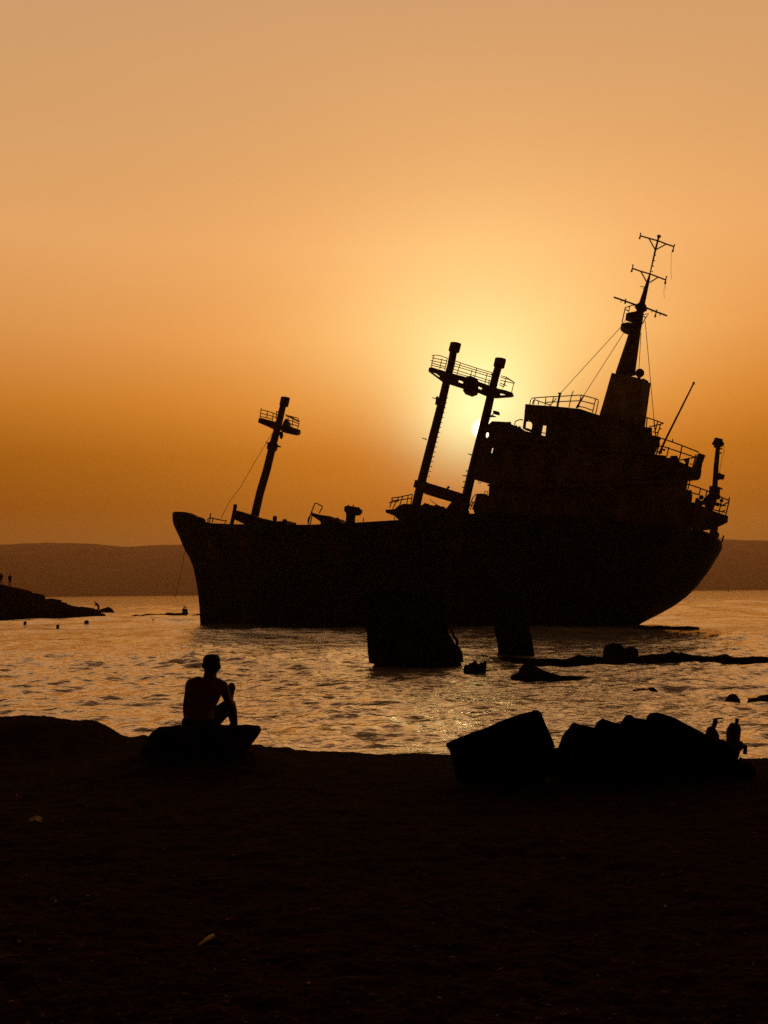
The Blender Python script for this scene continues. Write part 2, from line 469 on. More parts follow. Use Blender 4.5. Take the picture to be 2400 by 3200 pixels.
# headland on the left and the rocks beside it
HL = zz(0, 1700, .422, [(-500, 330), (-250, 300), (-80, 296), (0, 300), (40, 305), (90, 320), (150, 330), (190, 350), (198, 362), (230, 368), (270, 363), (275, 390), (310, 402), (350, 414), (362, 405), (380, 403), (405, 412), (430, 424), (455, 430), (480, 447), (510, 458), (540, 455), (552, 466), (600, 464), (650, 470),
      (700, 487), (725, 498), (742, 512), (772, 526), (770, 575), (300, 590), (-500, 600)])
rock('rocky_headland', HL, 138, 16, 'long dark rocky headland sloping down into the sea at the left edge', 'headland', ROUND, M_far_rock, .009, .25, freq=16)
rock('rock', zz(0, 1700, .422, [(738, 515), (748, 488), (762, 478), (785, 470), (802, 466), (818, 478), (830, 492), (842, 512), (838, 525), (742, 528)]), 166, 6, 'small humped rock in the water just off the tip of the headland', 'rock', ROUND, M_far_rock, .02)
rock('rock', zz(0, 1700, .422, [(845, 522), (862, 512), (885, 508), (902, 517), (900, 528), (850, 530)]), 172, 4, 'tiny low rock awash right of the humped rock off the headland', 'rock', ROUND, M_far_rock, .02)
rock('rock_reef', zz(0, 1700, .422, [(925, 532), (960, 526), (1000, 521), (1050, 523), (1100, 514), (1150, 517), (1200, 515), (1222, 522), (1240, 508), (1290, 512), (1330, 510), (1384, 517), (1388, 540), (1330, 545), (930, 545)]), 141, 5, 'thin low reef left of the ship bow where two people sit', 'reef', ROUND, M_far_rock, .008, .3, freq=4)
rock('rock', zz(0, 1700, .422, [(1392, 532), (1430, 524), (1462, 518), (1500, 514), (1500, 540), (1400, 540)]), 134, 3, 'sliver of rock awash between the reef and the ship bow', 'rock', ROUND, M_far_rock, .02)

# rocks at the right
Z8 = lambda pts: zz(1100, 1850, .7836, pts)
rock('rock_breakwater', Z8([(585, 262), (600, 256), (640, 260), (680, 262), (740, 266), (800, 264), (850, 268), (880, 258), (905, 250), (930, 258), (960, 255), (1000, 260), (1040, 252), (1100, 252), (1140, 256), (1200, 246), (1240, 248), (1280, 235), (1300, 244), (1312, 240), (1350, 250), (1400, 255), (1440, 257), (1490, 247), (1520, 258), (1550, 263), (1600, 256), (1659, 258), (1760, 250), (1900, 262), (2000, 270), (2000, 305), (1659, 300), (1300, 298), (900, 288), (600, 274)]),
     39.5, 1.6, 'long low line of dark rocks running across the water to the right edge', 'breakwater', ROUND, M_wetrock, .0045, .06, freq=30)
rock('boulder', Z8([(1000, 250), (1004, 235), (1010, 215), (1022, 207), (1040, 202), (1058, 204), (1072, 209), (1084, 222), (1092, 238), (1092, 250)]), 42.5, 1.1, 'larger round boulder poking up behind the long line of rocks', 'boulder', ROUND, M_wetrock, .02)
rock('boulder', Z8([(1085, 250), (1087, 228), (1098, 219), (1112, 215), (1128, 219), (1138, 229), (1143, 248)]), 42.0, .8, 'smaller round boulder touching the right of the larger one behind the rock line', 'boulder', ROUND, M_wetrock, .02)
rock('boulder', Z8([(630, 340), (640, 328), (662, 322), (668, 304), (682, 290), (700, 287), (722, 293), (745, 301), (768, 315), (792, 321), (815, 328), (835, 334), (880, 334), (935, 336), (930, 348), (700, 352)]), 34, 1.5, 'lone peaked boulder in the water in front of the rock line, trailing a low tail', 'boulder', ROUND, M_wetrock, .012)
rock('rock', Z8([(1120, 390), (1150, 386), (1178, 386), (1190, 379), (1203, 380), (1216, 392), (1216, 402), (1125, 398)]), 29.5, .8, 'small dark rock awash alone between the two shore rock groups', 'rock', ROUND, M_wetrock, .02)
rock('rock', Z8([(1492, 432), (1494, 420), (1504, 410), (1518, 406), (1532, 409), (1540, 421), (1540, 436)]), 26.2, .7, 'small round rock in the shallows near the right edge', 'rock', ROUND, M_wetrock, .02)
rock('rock', Z8([(1580, 434), (1584, 424), (1612, 421), (1630, 411), (1665, 408), (1700, 416), (1760, 420), (1770, 440)]), 26, 1.0, 'flat low rock cut off by the right edge of the photo', 'rock', ROUND, M_wetrock, .02)
rock('rock_reef', zz(0, 0, 1, [(1980, 1962), (1996, 1955), (2030, 1957), (2060, 1954), (2105, 1958), (2150, 1956), (2185, 1960), (2182, 1972), (1985, 1972)]), 76, 2, 'low dark reef awash under the stern of the ship', 'reef', ROUND, M_wetrock, .006, .15, freq=5)

# broken jetty in front of the hull
rock('jetty_block', [(1153, 1852), (1150, 1906), (1146, 1967), (1149, 2030), (1152, 2068), (1300, 2070), (1318, 2084), (1374, 2094), (1447, 2098), (1449, 2085), (1437, 2035), (1402, 1979), (1392, 1906), (1384, 1846), (1340, 1840), (1310, 1850), (1240, 1838), (1200, 1846)], 41, 2.2,
     'big dark slab of a broken jetty standing in the water before the hull', 'jetty ruin', FACE, M_conc, .007, .06, freq=4)
rock('jetty_block', [(1528, 1850), (1536, 1910), (1547, 1979), (1555, 2015), (1559, 2050), (1678, 2052), (1662, 1995), (1640, 1910), (1626, 1846), (1590, 1852), (1560, 1843)], 46, 1.6,
     'narrower leaning slab of broken jetty to the right of the big slab', 'jetty ruin', FACE, M_conc, .009, .06, freq=4)
def jetty_spike():
    pts = [W(1405, 1955, 40.6), W(1414, 1975, 40.6), W(1420, 1990, 40.6), W(1429, 2004, 40.6), W(1428, 2018, 40.6), W(1440, 2038, 40.6), W(1444, 2070, 40.6)]
    org = pts[-1].copy(); bm = BM()
    tube(bm, [p - org for p in pts], [.05, .07, .05, .09, .05, .07, .06], 5)
    o = obj('bent_girder', bm, M_iron); o.location = org
    tag(o, 'twisted rusty girder sticking up at the right edge of the big jetty slab', 'girder')
jetty_spike()
rock('jagged_rock', Z8([(444, 318), (448, 292), (456, 288), (462, 291), (470, 282), (477, 286), (485, 277), (494, 270), (498, 284), (507, 288), (516, 277), (523, 284), (527, 275), (538, 273), (537, 284), (529, 298), (534, 312), (535, 330), (450, 328)]), 37, .9,
     'jagged spiky lump of debris beside the foot of the big jetty slab', 'debris', ROUND, M_conc, .02)

# boulders on the shore at the right
ZB = lambda pts: zz(1350, 2150, .633, pts)
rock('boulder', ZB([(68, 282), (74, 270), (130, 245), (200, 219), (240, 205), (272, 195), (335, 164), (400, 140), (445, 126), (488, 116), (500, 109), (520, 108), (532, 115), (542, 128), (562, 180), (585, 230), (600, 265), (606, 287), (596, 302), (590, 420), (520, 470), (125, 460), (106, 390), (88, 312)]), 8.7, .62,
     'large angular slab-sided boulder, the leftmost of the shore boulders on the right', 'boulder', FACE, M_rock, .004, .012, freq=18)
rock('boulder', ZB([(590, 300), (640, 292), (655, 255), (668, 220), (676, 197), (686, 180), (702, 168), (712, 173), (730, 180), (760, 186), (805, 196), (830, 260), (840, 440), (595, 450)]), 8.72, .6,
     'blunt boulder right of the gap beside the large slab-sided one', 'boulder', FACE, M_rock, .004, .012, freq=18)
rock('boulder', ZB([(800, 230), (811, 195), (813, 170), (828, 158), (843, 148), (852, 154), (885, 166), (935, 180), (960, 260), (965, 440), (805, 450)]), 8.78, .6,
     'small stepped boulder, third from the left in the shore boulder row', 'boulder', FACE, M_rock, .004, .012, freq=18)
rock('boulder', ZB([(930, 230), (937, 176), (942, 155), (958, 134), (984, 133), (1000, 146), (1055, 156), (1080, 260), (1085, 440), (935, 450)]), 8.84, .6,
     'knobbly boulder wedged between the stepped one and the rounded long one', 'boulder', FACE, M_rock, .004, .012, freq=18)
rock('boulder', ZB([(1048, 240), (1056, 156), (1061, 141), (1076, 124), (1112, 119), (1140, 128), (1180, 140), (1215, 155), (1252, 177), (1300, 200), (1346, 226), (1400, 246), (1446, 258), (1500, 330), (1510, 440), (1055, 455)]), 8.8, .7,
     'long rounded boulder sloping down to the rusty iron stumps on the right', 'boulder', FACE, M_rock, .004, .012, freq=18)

def iron_stumps():
    D = 8.62
    ZF = lambda x, y, dy=0: W(2150 + .1507 * x, 2200 + .1507 * y, D + dy)
    def lathe_px(name, prof, mat, parent, org):       # profile rows: (centre x, y, half width px)
        bm = BM(); rings = []
        for cx, y, hw in prof:
            c = ZF(cx, y); r = hw * .1507 / FPX * D
            ring = []
            for k in range(14):
                a = 2 * math.pi * k / 14
                q = c + Vector((math.cos(a) * r, math.sin(a) * r * .85, 0))
                q += mnoise.noise_vector(q * 26) * .012
                ring.append(bm.verts.new(q - org))
            rings.append(ring)
        for a, b in zip(rings, rings[1:]):
            for k in range(14): bm.faces.new((a[k], a[(k + 1) % 14], b[(k + 1) % 14], b[k]))
        bm.faces.new(rings[0]); bm.faces.new(rings[-1][::-1])
        return obj(name, bm, mat, parent)
    b1 = ZF(480, 900); r1 = empty('iron_stump', b1, 0, 'stubby rusty iron stump with a bent hook rod at its top', 'iron wreckage')
    lathe_px('stump_body', [(480, 930, 170), (480, 760, 165), (485, 650, 138), (490, 560, 118), (500, 500, 86), (512, 462, 52)], M_iron, r1, b1)
    bm = BM()
    tube(bm, [ZF(515, 490) - b1, ZF(545, 440) - b1, ZF(565, 380) - b1, ZF(572, 330) - b1, ZF(590, 308) - b1], [.020, .020, .023, .021, .012], 8)
    tube(bm, [ZF(580, 312) - b1, ZF(615, 303) - b1, ZF(660, 297) - b1, ZF(720, 293) - b1], [.011, .008, .008, .007], 6)
    obj('hook_rod', bm, M_iron, r1)
    b2 = ZF(930, 1150); r2 = empty('iron_stump', b2, 0, 'taller rusty iron stump with a neck and a pipe elbow hanging from its side', 'iron wreckage')
    lathe_px('stump_body', [(880, 1150, 130), (890, 980, 180), (915, 850, 170), (925, 740, 136), (935, 640, 130), (958, 520, 136), (968, 450, 112), (965, 405, 70)], M_iron, r2, b2)
    bm = BM()
    tube(bm, [ZF(1000, 440) - b2, ZF(1008, 390) - b2, ZF(1014, 350) - b2], .0155, 8)
    tube(bm, [ZF(1014, 352) - b2, ZF(1024, 300) - b2], .018, 8)
    obj('neck', bm, M_iron, r2)
    bm = BM()
    ball(bm, ZF(1050, 860) - b2, .048, .04, .046)
    tube(bm, [ZF(1050, 865) - b2, ZF(1120, 872) - b2, ZF(1180, 878) - b2], [.026, .019, .018], 8)
    tube(bm, [ZF(1190, 850) - b2, ZF(1186, 950) - b2, ZF(1180, 1040) - b2], .0185, 8)
    obj('pipe_elbow', bm, M_iron, r2)
    bm = BM()
    tube(bm, [ZF(1010, 940) - b2, ZF(1012, 1060) - b2, ZF(985, 1190) - b2], [.018, .013, .017], 6)
    tube(bm, [ZF(925, 1000) - b2, ZF(915, 1200) - b2], .03, 6)
    obj('leg', bm, M_iron, r2)
    rock('flat_stone', zz(2150, 2200, .1507, [(880, 1330), (900, 1190), (1010, 1165), (1070, 1165), (1120, 1200), (1180, 1212), (1245, 1214), (1310, 1238), (1320, 1300), (1310, 1400), (890, 1420)]), D, .4, 'low flat stone under the taller iron stump', 'stone', ROUND, M_rock, .01, .02)
    b3 = ZF(1090, 1200); bm = BM()
    tube(bm, [ZF(1093, 1220) - b3, ZF(1093, 1160) - b3, ZF(1090, 1105) - b3], [.016, .0135, .008], 7)
    o = obj('iron_peg', bm, M_iron); o.location = b3
    tag(o, 'tiny upright iron peg on the flat stone', 'peg')
iron_stumps()

# slab the man sits on
SLAB_Y = 10.4
SL = [(452, 2325), (461, 2303), (470, 2292), (483, 2284), (499, 2273), (535, 2269), (572, 2266), (680, 2265), (774, 2266), (798, 2267), (811, 2268), (816, 2273), (812, 2282), (804, 2295), (794, 2309), (783, 2322), (771, 2334), (764, 2352), (740, 2400), (600, 2420), (445, 2420), (438, 2350), (444, 2330)]
def build_slab():
    pts = [W(x, y, SLAB_Y) for x, y in SL]
    poly = densify([(p.x, p.z) for p in pts], .05)
    org = Vector((sum(p[0] for p in poly) / len(poly), SLAB_Y - .5, min(p[1] for p in poly)))
    bm = BM(); rings = []
    cx = org.x
    for t, s in ((-1.02, .955), (-.98, .985), (-.7, 1.0), (-.35, 1.0), (-.04, 1.0), (0, .992)):
        ring = []
        for x, z in poly:
            q = Vector((cx + (x - cx) * s - t * (.13 + .12 * min(1, max(0, (-1.33 - x) / 1.3))), SLAB_Y + t, org.z + (z - org.z) * (s if t < -.9 else 1) - .125 * t))
            nz = mnoise.noise_vector(q * 5) * .022 + mnoise.noise_vector(q * 17) * .009
            if t > -.1: nz *= .35
            ring.append(bm.verts.new(q + nz - org))
        rings.append(ring)
    n = len(poly)
    for a, b in zip(rings, rings[1:]):
        for k in range(n): bm.faces.new((a[k], a[(k + 1) % n], b[(k + 1) % n], b[k]))
    for ring in (rings[0], rings[-1]):
        for t in tessellate_polygon([[Vector((v.co.x, v.co.z, 0)) for v in ring]]):
            try: bm.faces.new([ring[i] for i in t])
            except ValueError: pass
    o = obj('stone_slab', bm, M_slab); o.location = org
    tag(o, 'broad flat stone slab with an undercut right end that the man sits on', 'slab')
build_slab()
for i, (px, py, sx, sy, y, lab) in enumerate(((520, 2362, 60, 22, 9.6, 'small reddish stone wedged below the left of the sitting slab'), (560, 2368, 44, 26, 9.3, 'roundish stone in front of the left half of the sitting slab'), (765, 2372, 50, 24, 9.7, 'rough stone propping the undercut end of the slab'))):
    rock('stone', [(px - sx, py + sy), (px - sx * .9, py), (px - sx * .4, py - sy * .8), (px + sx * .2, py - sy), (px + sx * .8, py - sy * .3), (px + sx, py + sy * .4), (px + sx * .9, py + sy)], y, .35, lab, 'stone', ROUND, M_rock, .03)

# litter on the sand
def litter():
    def ground(px, py):
        for k in range(300):
            Y = 3 + k * .03
            q = W(px, py, Y)
            if q.z <= bz(q.x, Y): return Vector((q.x, Y, bz(q.x, Y)))
        return W(px, py, 8)
    q = ground(112, 2572); bm = BM()
    n = 7
    g = [[bm.verts.new(Vector(((i / (n - 1) - .5) * .085, (j / (n - 1) - .5) * .05, .012 + .016 * mnoise.noise(Vector((i * .7, j * .9, 3))) + .022 * math.exp(-((i - 3) / 1.5) ** 2)))) for i in range(n)] for j in range(n)]
    for j in range(n - 1):
        for i in range(n - 1): bm.faces.new((g[j][i], g[j][i + 1], g[j + 1][i + 1], g[j + 1][i]))
    bmesh.ops.solidify(bm, geom=bm.faces[:], thickness=.002)
    o = obj('paper_scrap', bm, M_paper); o.location = q + Vector((0, 0, .005)); o.rotation_euler = (R(25), 0, .2)
    tag(o, 'pale crumpled scrap lying on the sand at the far left', 'litter')
    a = ground(622, 2970); b = ground(668, 2936); bm = BM()
    ctr = (a + b) / 2
    up = Vector((0, 0, .014))
    P = [a - ctr + up * .6, a.lerp(b, .35) - ctr + up + Vector((.002, 0, .002)), a.lerp(b, .75) - ctr + up + Vector((-.002, 0, .003)), b - ctr + up * 1.2]
    tube(bm, P, [.004, .008, .010, .0085], 6)
    o = obj('driftwood_stick', bm, M_stick); o.location = ctr
    tag(o, 'short pale stick lying slantwise on the sand near the bottom', 'stick')
    a = ground(1690, 2625); b = ground(1770, 2638); bm = BM(); ctr = (a + b) / 2
    tube(bm, [a - ctr + Vector((0, 0, .012)), Vector((0, 0, .014)), b - ctr + Vector((0, 0, .012))], [.003, .006, .003], 5)
    o = obj('driftwood_twig', bm, M_debris); o.location = ctr
    tag(o, 'thin dull twig lying on the sand below the large shore boulder', 'twig')
litter()
# ------------------------------------------------------------------ the stranded ship
YAW = R(-12)
_o = W(1400, 1954, 90); SHIP_O = Vector((_o.x, _o.y, 0))
AXX = Vector((math.cos(YAW), math.sin(YAW), 0)); AXW = Vector((-math.sin(YAW), math.cos(YAW), 0))
def S(px, py, w=0.0):
    """pixel -> ship coordinates (along, across, up) on the lengthwise plane w metres across"""
    d = ray(px, py)
    t = (SHIP_O + AXW * w - C).dot(AXW) / d.dot(AXW)
    q = C + d * t - SHIP_O
    return Vector((q.dot(AXX), w, q.z))
MPX = 90 / FPX          # metres per photo pixel at the ship
ship = empty('cargo_ship', SHIP_O, YAW, 'rusty stranded cargo ship leaning over on the rocks, bow to the left', 'ship')
def A(pts, x0, y0, s): return [(x0 + s * x, y0 + s * y) for x, y in pts]
Z1 = lambda *p: A(p, 1800, 700, 400 / 1475)
Z2 = lambda *p: A(p, 1250, 1020, 450 / 1580)
Z3 = lambda *p: A(p, 1600, 1150, 400 / 1659)
Z4 = lambda *p: A(p, 1950, 1150, 400 / 1475)
Z5 = lambda *p: A(p, 750, 1200, 250 / 1202)
Z6 = lambda *p: A(p, 500, 1550, 800 / 1659)
def slab(bm, loops, w0, w1):
    prism(bm, loops, lambda p: S(p[0], p[1], w0), lambda p: Vector((S(p[0], p[1], w0).x, w1, S(p[0], p[1], w0).z)))
def pslab(name, loops, w0, w1, mat, parent):
    bm = BM(); slab(bm, loops, w0, w1); return obj(name, bm, mat, parent)
def line(bm, px, r, w=0.0, n=6):
    tube(bm, [S(x, y, w) for x, y in px], [q * MPX for q in r] if isinstance(r, (list, tuple)) else r * MPX, n)
def pline(name, px, r, mat, parent, w=0.0, n=8):
    bm = BM(); line(bm, px, r, w, n); return obj(name, bm, mat, parent)
def lines(name, segs, r, mat, parent, w=0.0):
    if name in ('vent_bolt', 'rail_stanchion', 'aerial_pin', 'mast_bracket', 'stay_wire'):     # separate pieces, each a part
        for s in segs: pline(name, s, r, mat, parent, w, 5)
        return
    bm = BM()
    for s in segs: line(bm, s, r, w, 5)
    return obj(name, bm, mat, parent)

# hull
STEM = Z6((80, 110), (82, 170), (100, 215), (125, 265), (155, 340), (190, 400), (215, 460), (232, 540), (245, 620), (255, 720), (260, 825), (262, 900))
STERN = [(2256, 1696), (2258, 1713), (2242, 1741), (2213, 1788), (2180, 1831), (2146, 1865), (2107, 1894), (2054, 1923), (2016, 1942), (1990, 1957), (1940, 1985)]
TOP = Z6((80, 110), (84, 103), (110, 101), (160, 103), (170, 108), (178, 136), (215, 152), (260, 163), (298, 174), (380, 178), (450, 182), (820, 185), (960, 186), (1200, 175), (1330, 168), (1540, 155)) + \
    [(1300, 1612), (1500, 1604), (1750, 1612), (2000, 1636), (2150, 1652), (2195, 1659), (2219, 1668), (2243, 1682), (2252, 1690), (2256, 1696)]
def interp_y(poly, y): return float(np.interp(y, [p[1] for p in poly], [p[0] for p in poly]))
def build_hull():
    NU, NV = 150, 34
    tx = [p[0] for p in TOP]; ty = [p[1] for p in TOP]
    us = np.linspace(0, 1, NU)
    us = .5 * us + .5 * (0.5 - 0.5 * np.cos(us * math.pi))
    near = []; far = []
    bm = BM()
    BOT = 1992
    for v in np.linspace(0, 1, NV):
        rn = []; rf = []
        for u in us:
            xt = tx[0] + (tx[-1] - tx[0]) * u
            yt = float(np.interp(xt, tx, ty))
            py = yt + (BOT - yt) * v
            L = interp_y(STEM, py); Rr = interp_y(STERN, py)
            px = L + (Rr - L) * u
            fb = 1 - max(0, 1 - u / (.22 + .22 * v)) ** 2.1
            fs = math.sqrt(max(0, 1 - max(0, (u - (.86 - .34 * v)) / (.14 + .34 * v)) ** 2.2))
            b = 4.6 * fb * fs * (1 - .10 * v * v)
            bulge = 1.0
            if 1e-3 < u < 1 - 1e-3:
                b += .06 * mnoise.noise(Vector((px * .02, py * .03, 4))) * min(1, u * 8, (1 - u) * 8)
            b = max(b, 0)
            q = S(px, py, -b)
            rn.append(bm.verts.new(q)); rf.append(bm.verts.new(Vector((q.x, b + .001, q.z))))
        near.append(rn); far.append(rf)
    for side in (near, far):
        for a, b in zip(side, side[1:]):
            for k in range(NU - 1): bm.faces.new((a[k], a[k + 1], b[k + 1], b[k]))
    for k in range(NU - 1):
        bm.faces.new((near[0][k], far[0][k], far[0][k + 1], near[0][k + 1]))
        bm.faces.new((near[-1][k], near[-1][k + 1], far[-1][k + 1], far[-1][k]))
    bmesh.ops.remove_doubles(bm, verts=bm.verts[:], dist=.004)
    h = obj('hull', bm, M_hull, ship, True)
    # rubbing strake under the bulwark and a few riveted plate edges
    def side_y(px, py0, py1):
        out = []
        for x in np.linspace(px[0], px[1], 40):
            t = (x - px[0]) / (px[1] - px[0]); u = (x - 538) / 1718.0
            y = py0 + (py1 - py0) * t
            v = (y - 1635) / 350
            fb = 1 - max(0, 1 - u / (.22 + .22 * v)) ** 2.1
            out.append((x, y, -(4.6 * fb * (1 - .1 * v * v) + .03)))
        return out
    for x0, x1, y0, y1, r in ((590, 1900, 1678, 1668, .11), (620, 1700, 1762, 1764, .03), (640, 1700, 1850, 1852, .03)):
        bm = BM(); tube(bm, [S(*p) for p in side_y((x0, x1), y0, y1)], r, 6)
        obj('rubbing_strake' if r > .1 else 'plate_edge', bm, M_hull, h)
    # anchor pocket and fairlead on the bow
    bm = BM()
    q = side_y((640, 700), 1720, 1720)[20]; c = S(*q)
    tube(bm, [c + Vector((0, .3, 0)), c + Vector((0, -.12, 0))], [.55, .5], 14)
    obj('hawse_pipe', bm, M_iron, h)
build_hull()

# bow fittings
lines('bow_railing', [Z6((176, 110), (210, 118), (240, 131), (246, 160)), Z6((240, 131), (238, 160)), Z6((205, 117), (200, 145)), Z6((312, 172), (310, 150), (325, 140), (400, 157), (432, 158), (418, 178)), Z6((322, 172), (328, 112)), Z6((345, 142), (338, 172))], 2.0, M_iron, ship, -1)
bm = BM()
for x, y, r in ((200, 140, 6), (215, 130, 5), (228, 146, 6), (252, 146, 5), (268, 152, 6), (282, 160, 6)):
    c = S(*Z6((x, y))[0], -1.2); ball(bm, c, r * MPX, .3, r * MPX * 1.3, 8, 6)
line(bm, Z6((185, 165), (290, 172)), 9, -1.2)
obj('anchor_windlass', bm, M_iron, ship)

# foremast
fm = pline('foremast', Z5((215, 2010), (300, 1640), (400, 1300), (490, 930), (556, 690), (600, 520), (655, 290), (670, 240)), [13.5, 13.2, 13, 12.6, 11.5, 11.2, 10.2, 10], M_mast, ship, 0, 16)
bm = BM(); line(bm, Z5((655, 330), (660, 312), (682, 215), (684, 200)), [14.5, 15, 15, 14], 0, 16); obj('mast_cap', bm, M_mast, fm)
slabs = BM()
slab(slabs, [Z5((285, 508), (330, 512), (540, 568), (560, 690), (500, 682), (380, 622), (268, 576))], -.3, .5)
slab(slabs, [Z5((655, 560), (690, 515), (728, 578), (722, 625), (800, 655), (880, 680), (868, 742), (820, 756), (640, 718), (600, 690))], -.3, .5)
obj('crosstree', slabs, M_mast, fm)
lines('mast_railing', [Z5((318, 362), (302, 505)), Z5((322, 388), (430, 412), (500, 436), (556, 462)), Z5((310, 440), (420, 465), (545, 505)), Z5((306, 490), (400, 505), (490, 530)), Z5((412, 410), (400, 512)), Z5((500, 430), (488, 550)), Z5((548, 410), (540, 520)), Z5((572, 412), (548, 420)),
      Z5((680, 462), (735, 478), (860, 510), (885, 540), (890, 575), (868, 670)), Z5((690, 480), (725, 490), (880, 565)), Z5((720, 535), (885, 595)), Z5((728, 590), (885, 635)), Z5((728, 470), (716, 560)), Z5((800, 500), (780, 650)), Z5((745, 485), (882, 556))], 1.5, M_iron, fm, -.25)
bm = BM(); line(bm, Z5((612, 722), (622, 760), (622, 800), (618, 828)), [7, 6.5, 5.5, 2], -.3, 10); obj('mast_lamp', bm, M_iron, fm)
bm = BM(); line(bm, Z5((392, 878), (440, 900), (430, 930)), [2.2, 3.2, 3.5]); line(bm, Z5((548, 930), (580, 936), (612, 946)), [4, 3, 2.2]); line(bm, Z5((430, 925), (545, 960)), [14, 14], 0, 12)
obj('spreader', bm, M_mast, fm)
# foredeck gear
pslab('derrick_boom', [Z6((480, 96), (500, 94), (560, 113), (590, 122), (640, 140), (690, 150), (730, 162), (765, 165), (790, 163), (790, 195), (560, 195), (545, 182), (482, 152))], -2, -.6, M_iron, ship)
pline('samson_post', Z6((489, 54), (483, 95), (472, 150), (460, 200)), [6.2, 6.2, 6.5, 6.5], M_iron, ship, -1, 10)
for x, y in ((745, 130), (808, 150)):
    bm = BM(); c = Z6((x, y), (x - 3, y + 50)); line(bm, [(c[0][0], c[0][1]), (c[0][0], c[0][1] + 5), (c[1][0], c[1][1])], [6, 7, 6], -3, 10); obj('bollard', bm, M_iron, ship)
pslab('deck_coaming', [Z6((690, 168), (822, 160), (822, 196), (690, 196))], -3, 0, M_iron, ship)
lines('ladder_frame', [Z6((960, 190), (966, 155), (985, 95), (1003, 50), (1015, 47), (1050, 65), (1052, 75), (1030, 112)), Z6((972, 190), (985, 130), (985, 100)), Z6((958, 170), (964, 140), (975, 125))], 1.9, M_iron, ship, -2.5)
pslab('hatch_cover', [Z6((978, 106), (1040, 122), (1100, 130), (1118, 140), (1116, 152), (1150, 160), (1192, 178), (1192, 200), (1040, 200), (1040, 166), (985, 128))], -3, 2, M_iron, ship)
pline('pipe_stub', Z6((1152, 140), (1150, 175)), [3.4, 3.4], M_iron, ship, -2)
vent = BM()
line(vent, Z6((1232, 195), (1236, 130), (1240, 105)), [15, 15, 17], -2, 16)
slab(vent, [Z6((1195, 66), (1215, 62), (1280, 72), (1304, 90), (1303, 108), (1290, 122), (1268, 125), (1235, 122), (1205, 112), (1192, 95))], -2.3, -1.8)
v = obj('mushroom_vent', vent, M_iron, ship)
lines('vent_bolt', [Z6((1222, 66), (1222, 56)), Z6((1252, 68), (1254, 56)), Z6((1288, 78), (1291, 70))], 2, M_iron, v, -2)
lines('rail_stanchion', [Z6((1316, 172), (1320, 140)), Z6((1522, 158), (1520, 135))], 1.5, M_iron, ship, -3)

# winch platform at the foot of the twin posts
wp = pslab('winch_platform', [Z6((1460, 88), (1475, 88), (1520, 84), (1545, 62), (1580, 50), (1620, 52), (1700, 60), (1740, 80), (1740, 165), (1556, 165), (1520, 130), (1464, 108))], -3.6, -1.5, M_iron, ship)
FI = lambda *p: A(p, 0, 0, 1.4467)
lines('platform_railing', [FI((845, 1076), (866, 1073), (889, 1068)), FI((846, 1082), (890, 1076)), FI((842, 1097), (848, 1076)), FI((848, 1099), (862, 1073)), FI((862, 1096), (870, 1072)), FI((878, 1094), (882, 1070)), FI((887, 1092), (891, 1067)), FI((840, 1086), (862, 1082))], 1.7, M_iron, wp, -3)

# twin king posts
gp = empty('king_post_mast', (0, 0, 0)); gp.parent = ship
WP = -1.0
pline('king_post', Z2((165, 2010), (240, 1690), (330, 1340), (455, 850), (515, 590), (560, 420), (588, 270), (592, 255)), [14.5, 14, 13.8, 13.4, 12.4, 12, 11.8, 11.8], M_mast, gp, WP, 18)
pline('king_post', Z2((690, 2060), (742, 1800), (820, 1480), (950, 960), (1000, 740), (1045, 560), (1082, 430), (1086, 415)), [14.5, 14.2, 14, 13.6, 12.6, 12, 12, 12], M_mast, gp, WP, 18)
for pts in (Z2((590, 278), (592, 268), (612, 190), (613, 184)), Z2((1083, 448), (1085, 440), (1104, 360), (1105, 354))):
    pline('post_cap', pts, [16.5, 17.5, 17.5, 16.5], M_mast, gp, WP, 18)
cp = BM()
slab(cp, [Z2((318, 452), (345, 446), (490, 490), (600, 522), (735, 558), (860, 605), (1080, 682), (1160, 700), (1236, 728), (1226, 770), (1195, 772), (1050, 782), (950, 762), (860, 725), (690, 678), (548, 632), (460, 602), (310, 490)),
          Z2((345, 488), (362, 490), (438, 545), (430, 556), (350, 500)), Z2((402, 500), (415, 494), (440, 508), (438, 524), (418, 520)),
          Z2((634, 590), (648, 582), (682, 596), (694, 612), (690, 626), (660, 618), (638, 606)), Z2((842, 655), (862, 652), (892, 668), (900, 684), (892, 692), (858, 682), (844, 670)), Z2((1094, 730), (1110, 728), (1150, 740), (1154, 752), (1098, 754))], WP - .95, WP - .55)
slab(cp, [Z2((318, 452), (345, 446), (490, 490), (600, 522), (860, 605), (1080, 682), (1236, 728), (1232, 742), (1080, 696), (860, 620), (600, 540), (490, 506), (316, 468))], WP - .6, WP + .9)
pl = obj('crosstree_platform', cp, M_mast, gp)
bm = BM(); slab(bm, [Z2((712, 560), (750, 546), (770, 540), (800, 552), (846, 572), (836, 610), (842, 660), (826, 715), (806, 720), (770, 734), (690, 705), (696, 680), (712, 660), (702, 620))], WP - 1.3, WP + .4)
obj('block_housing', bm, M_iron, pl)
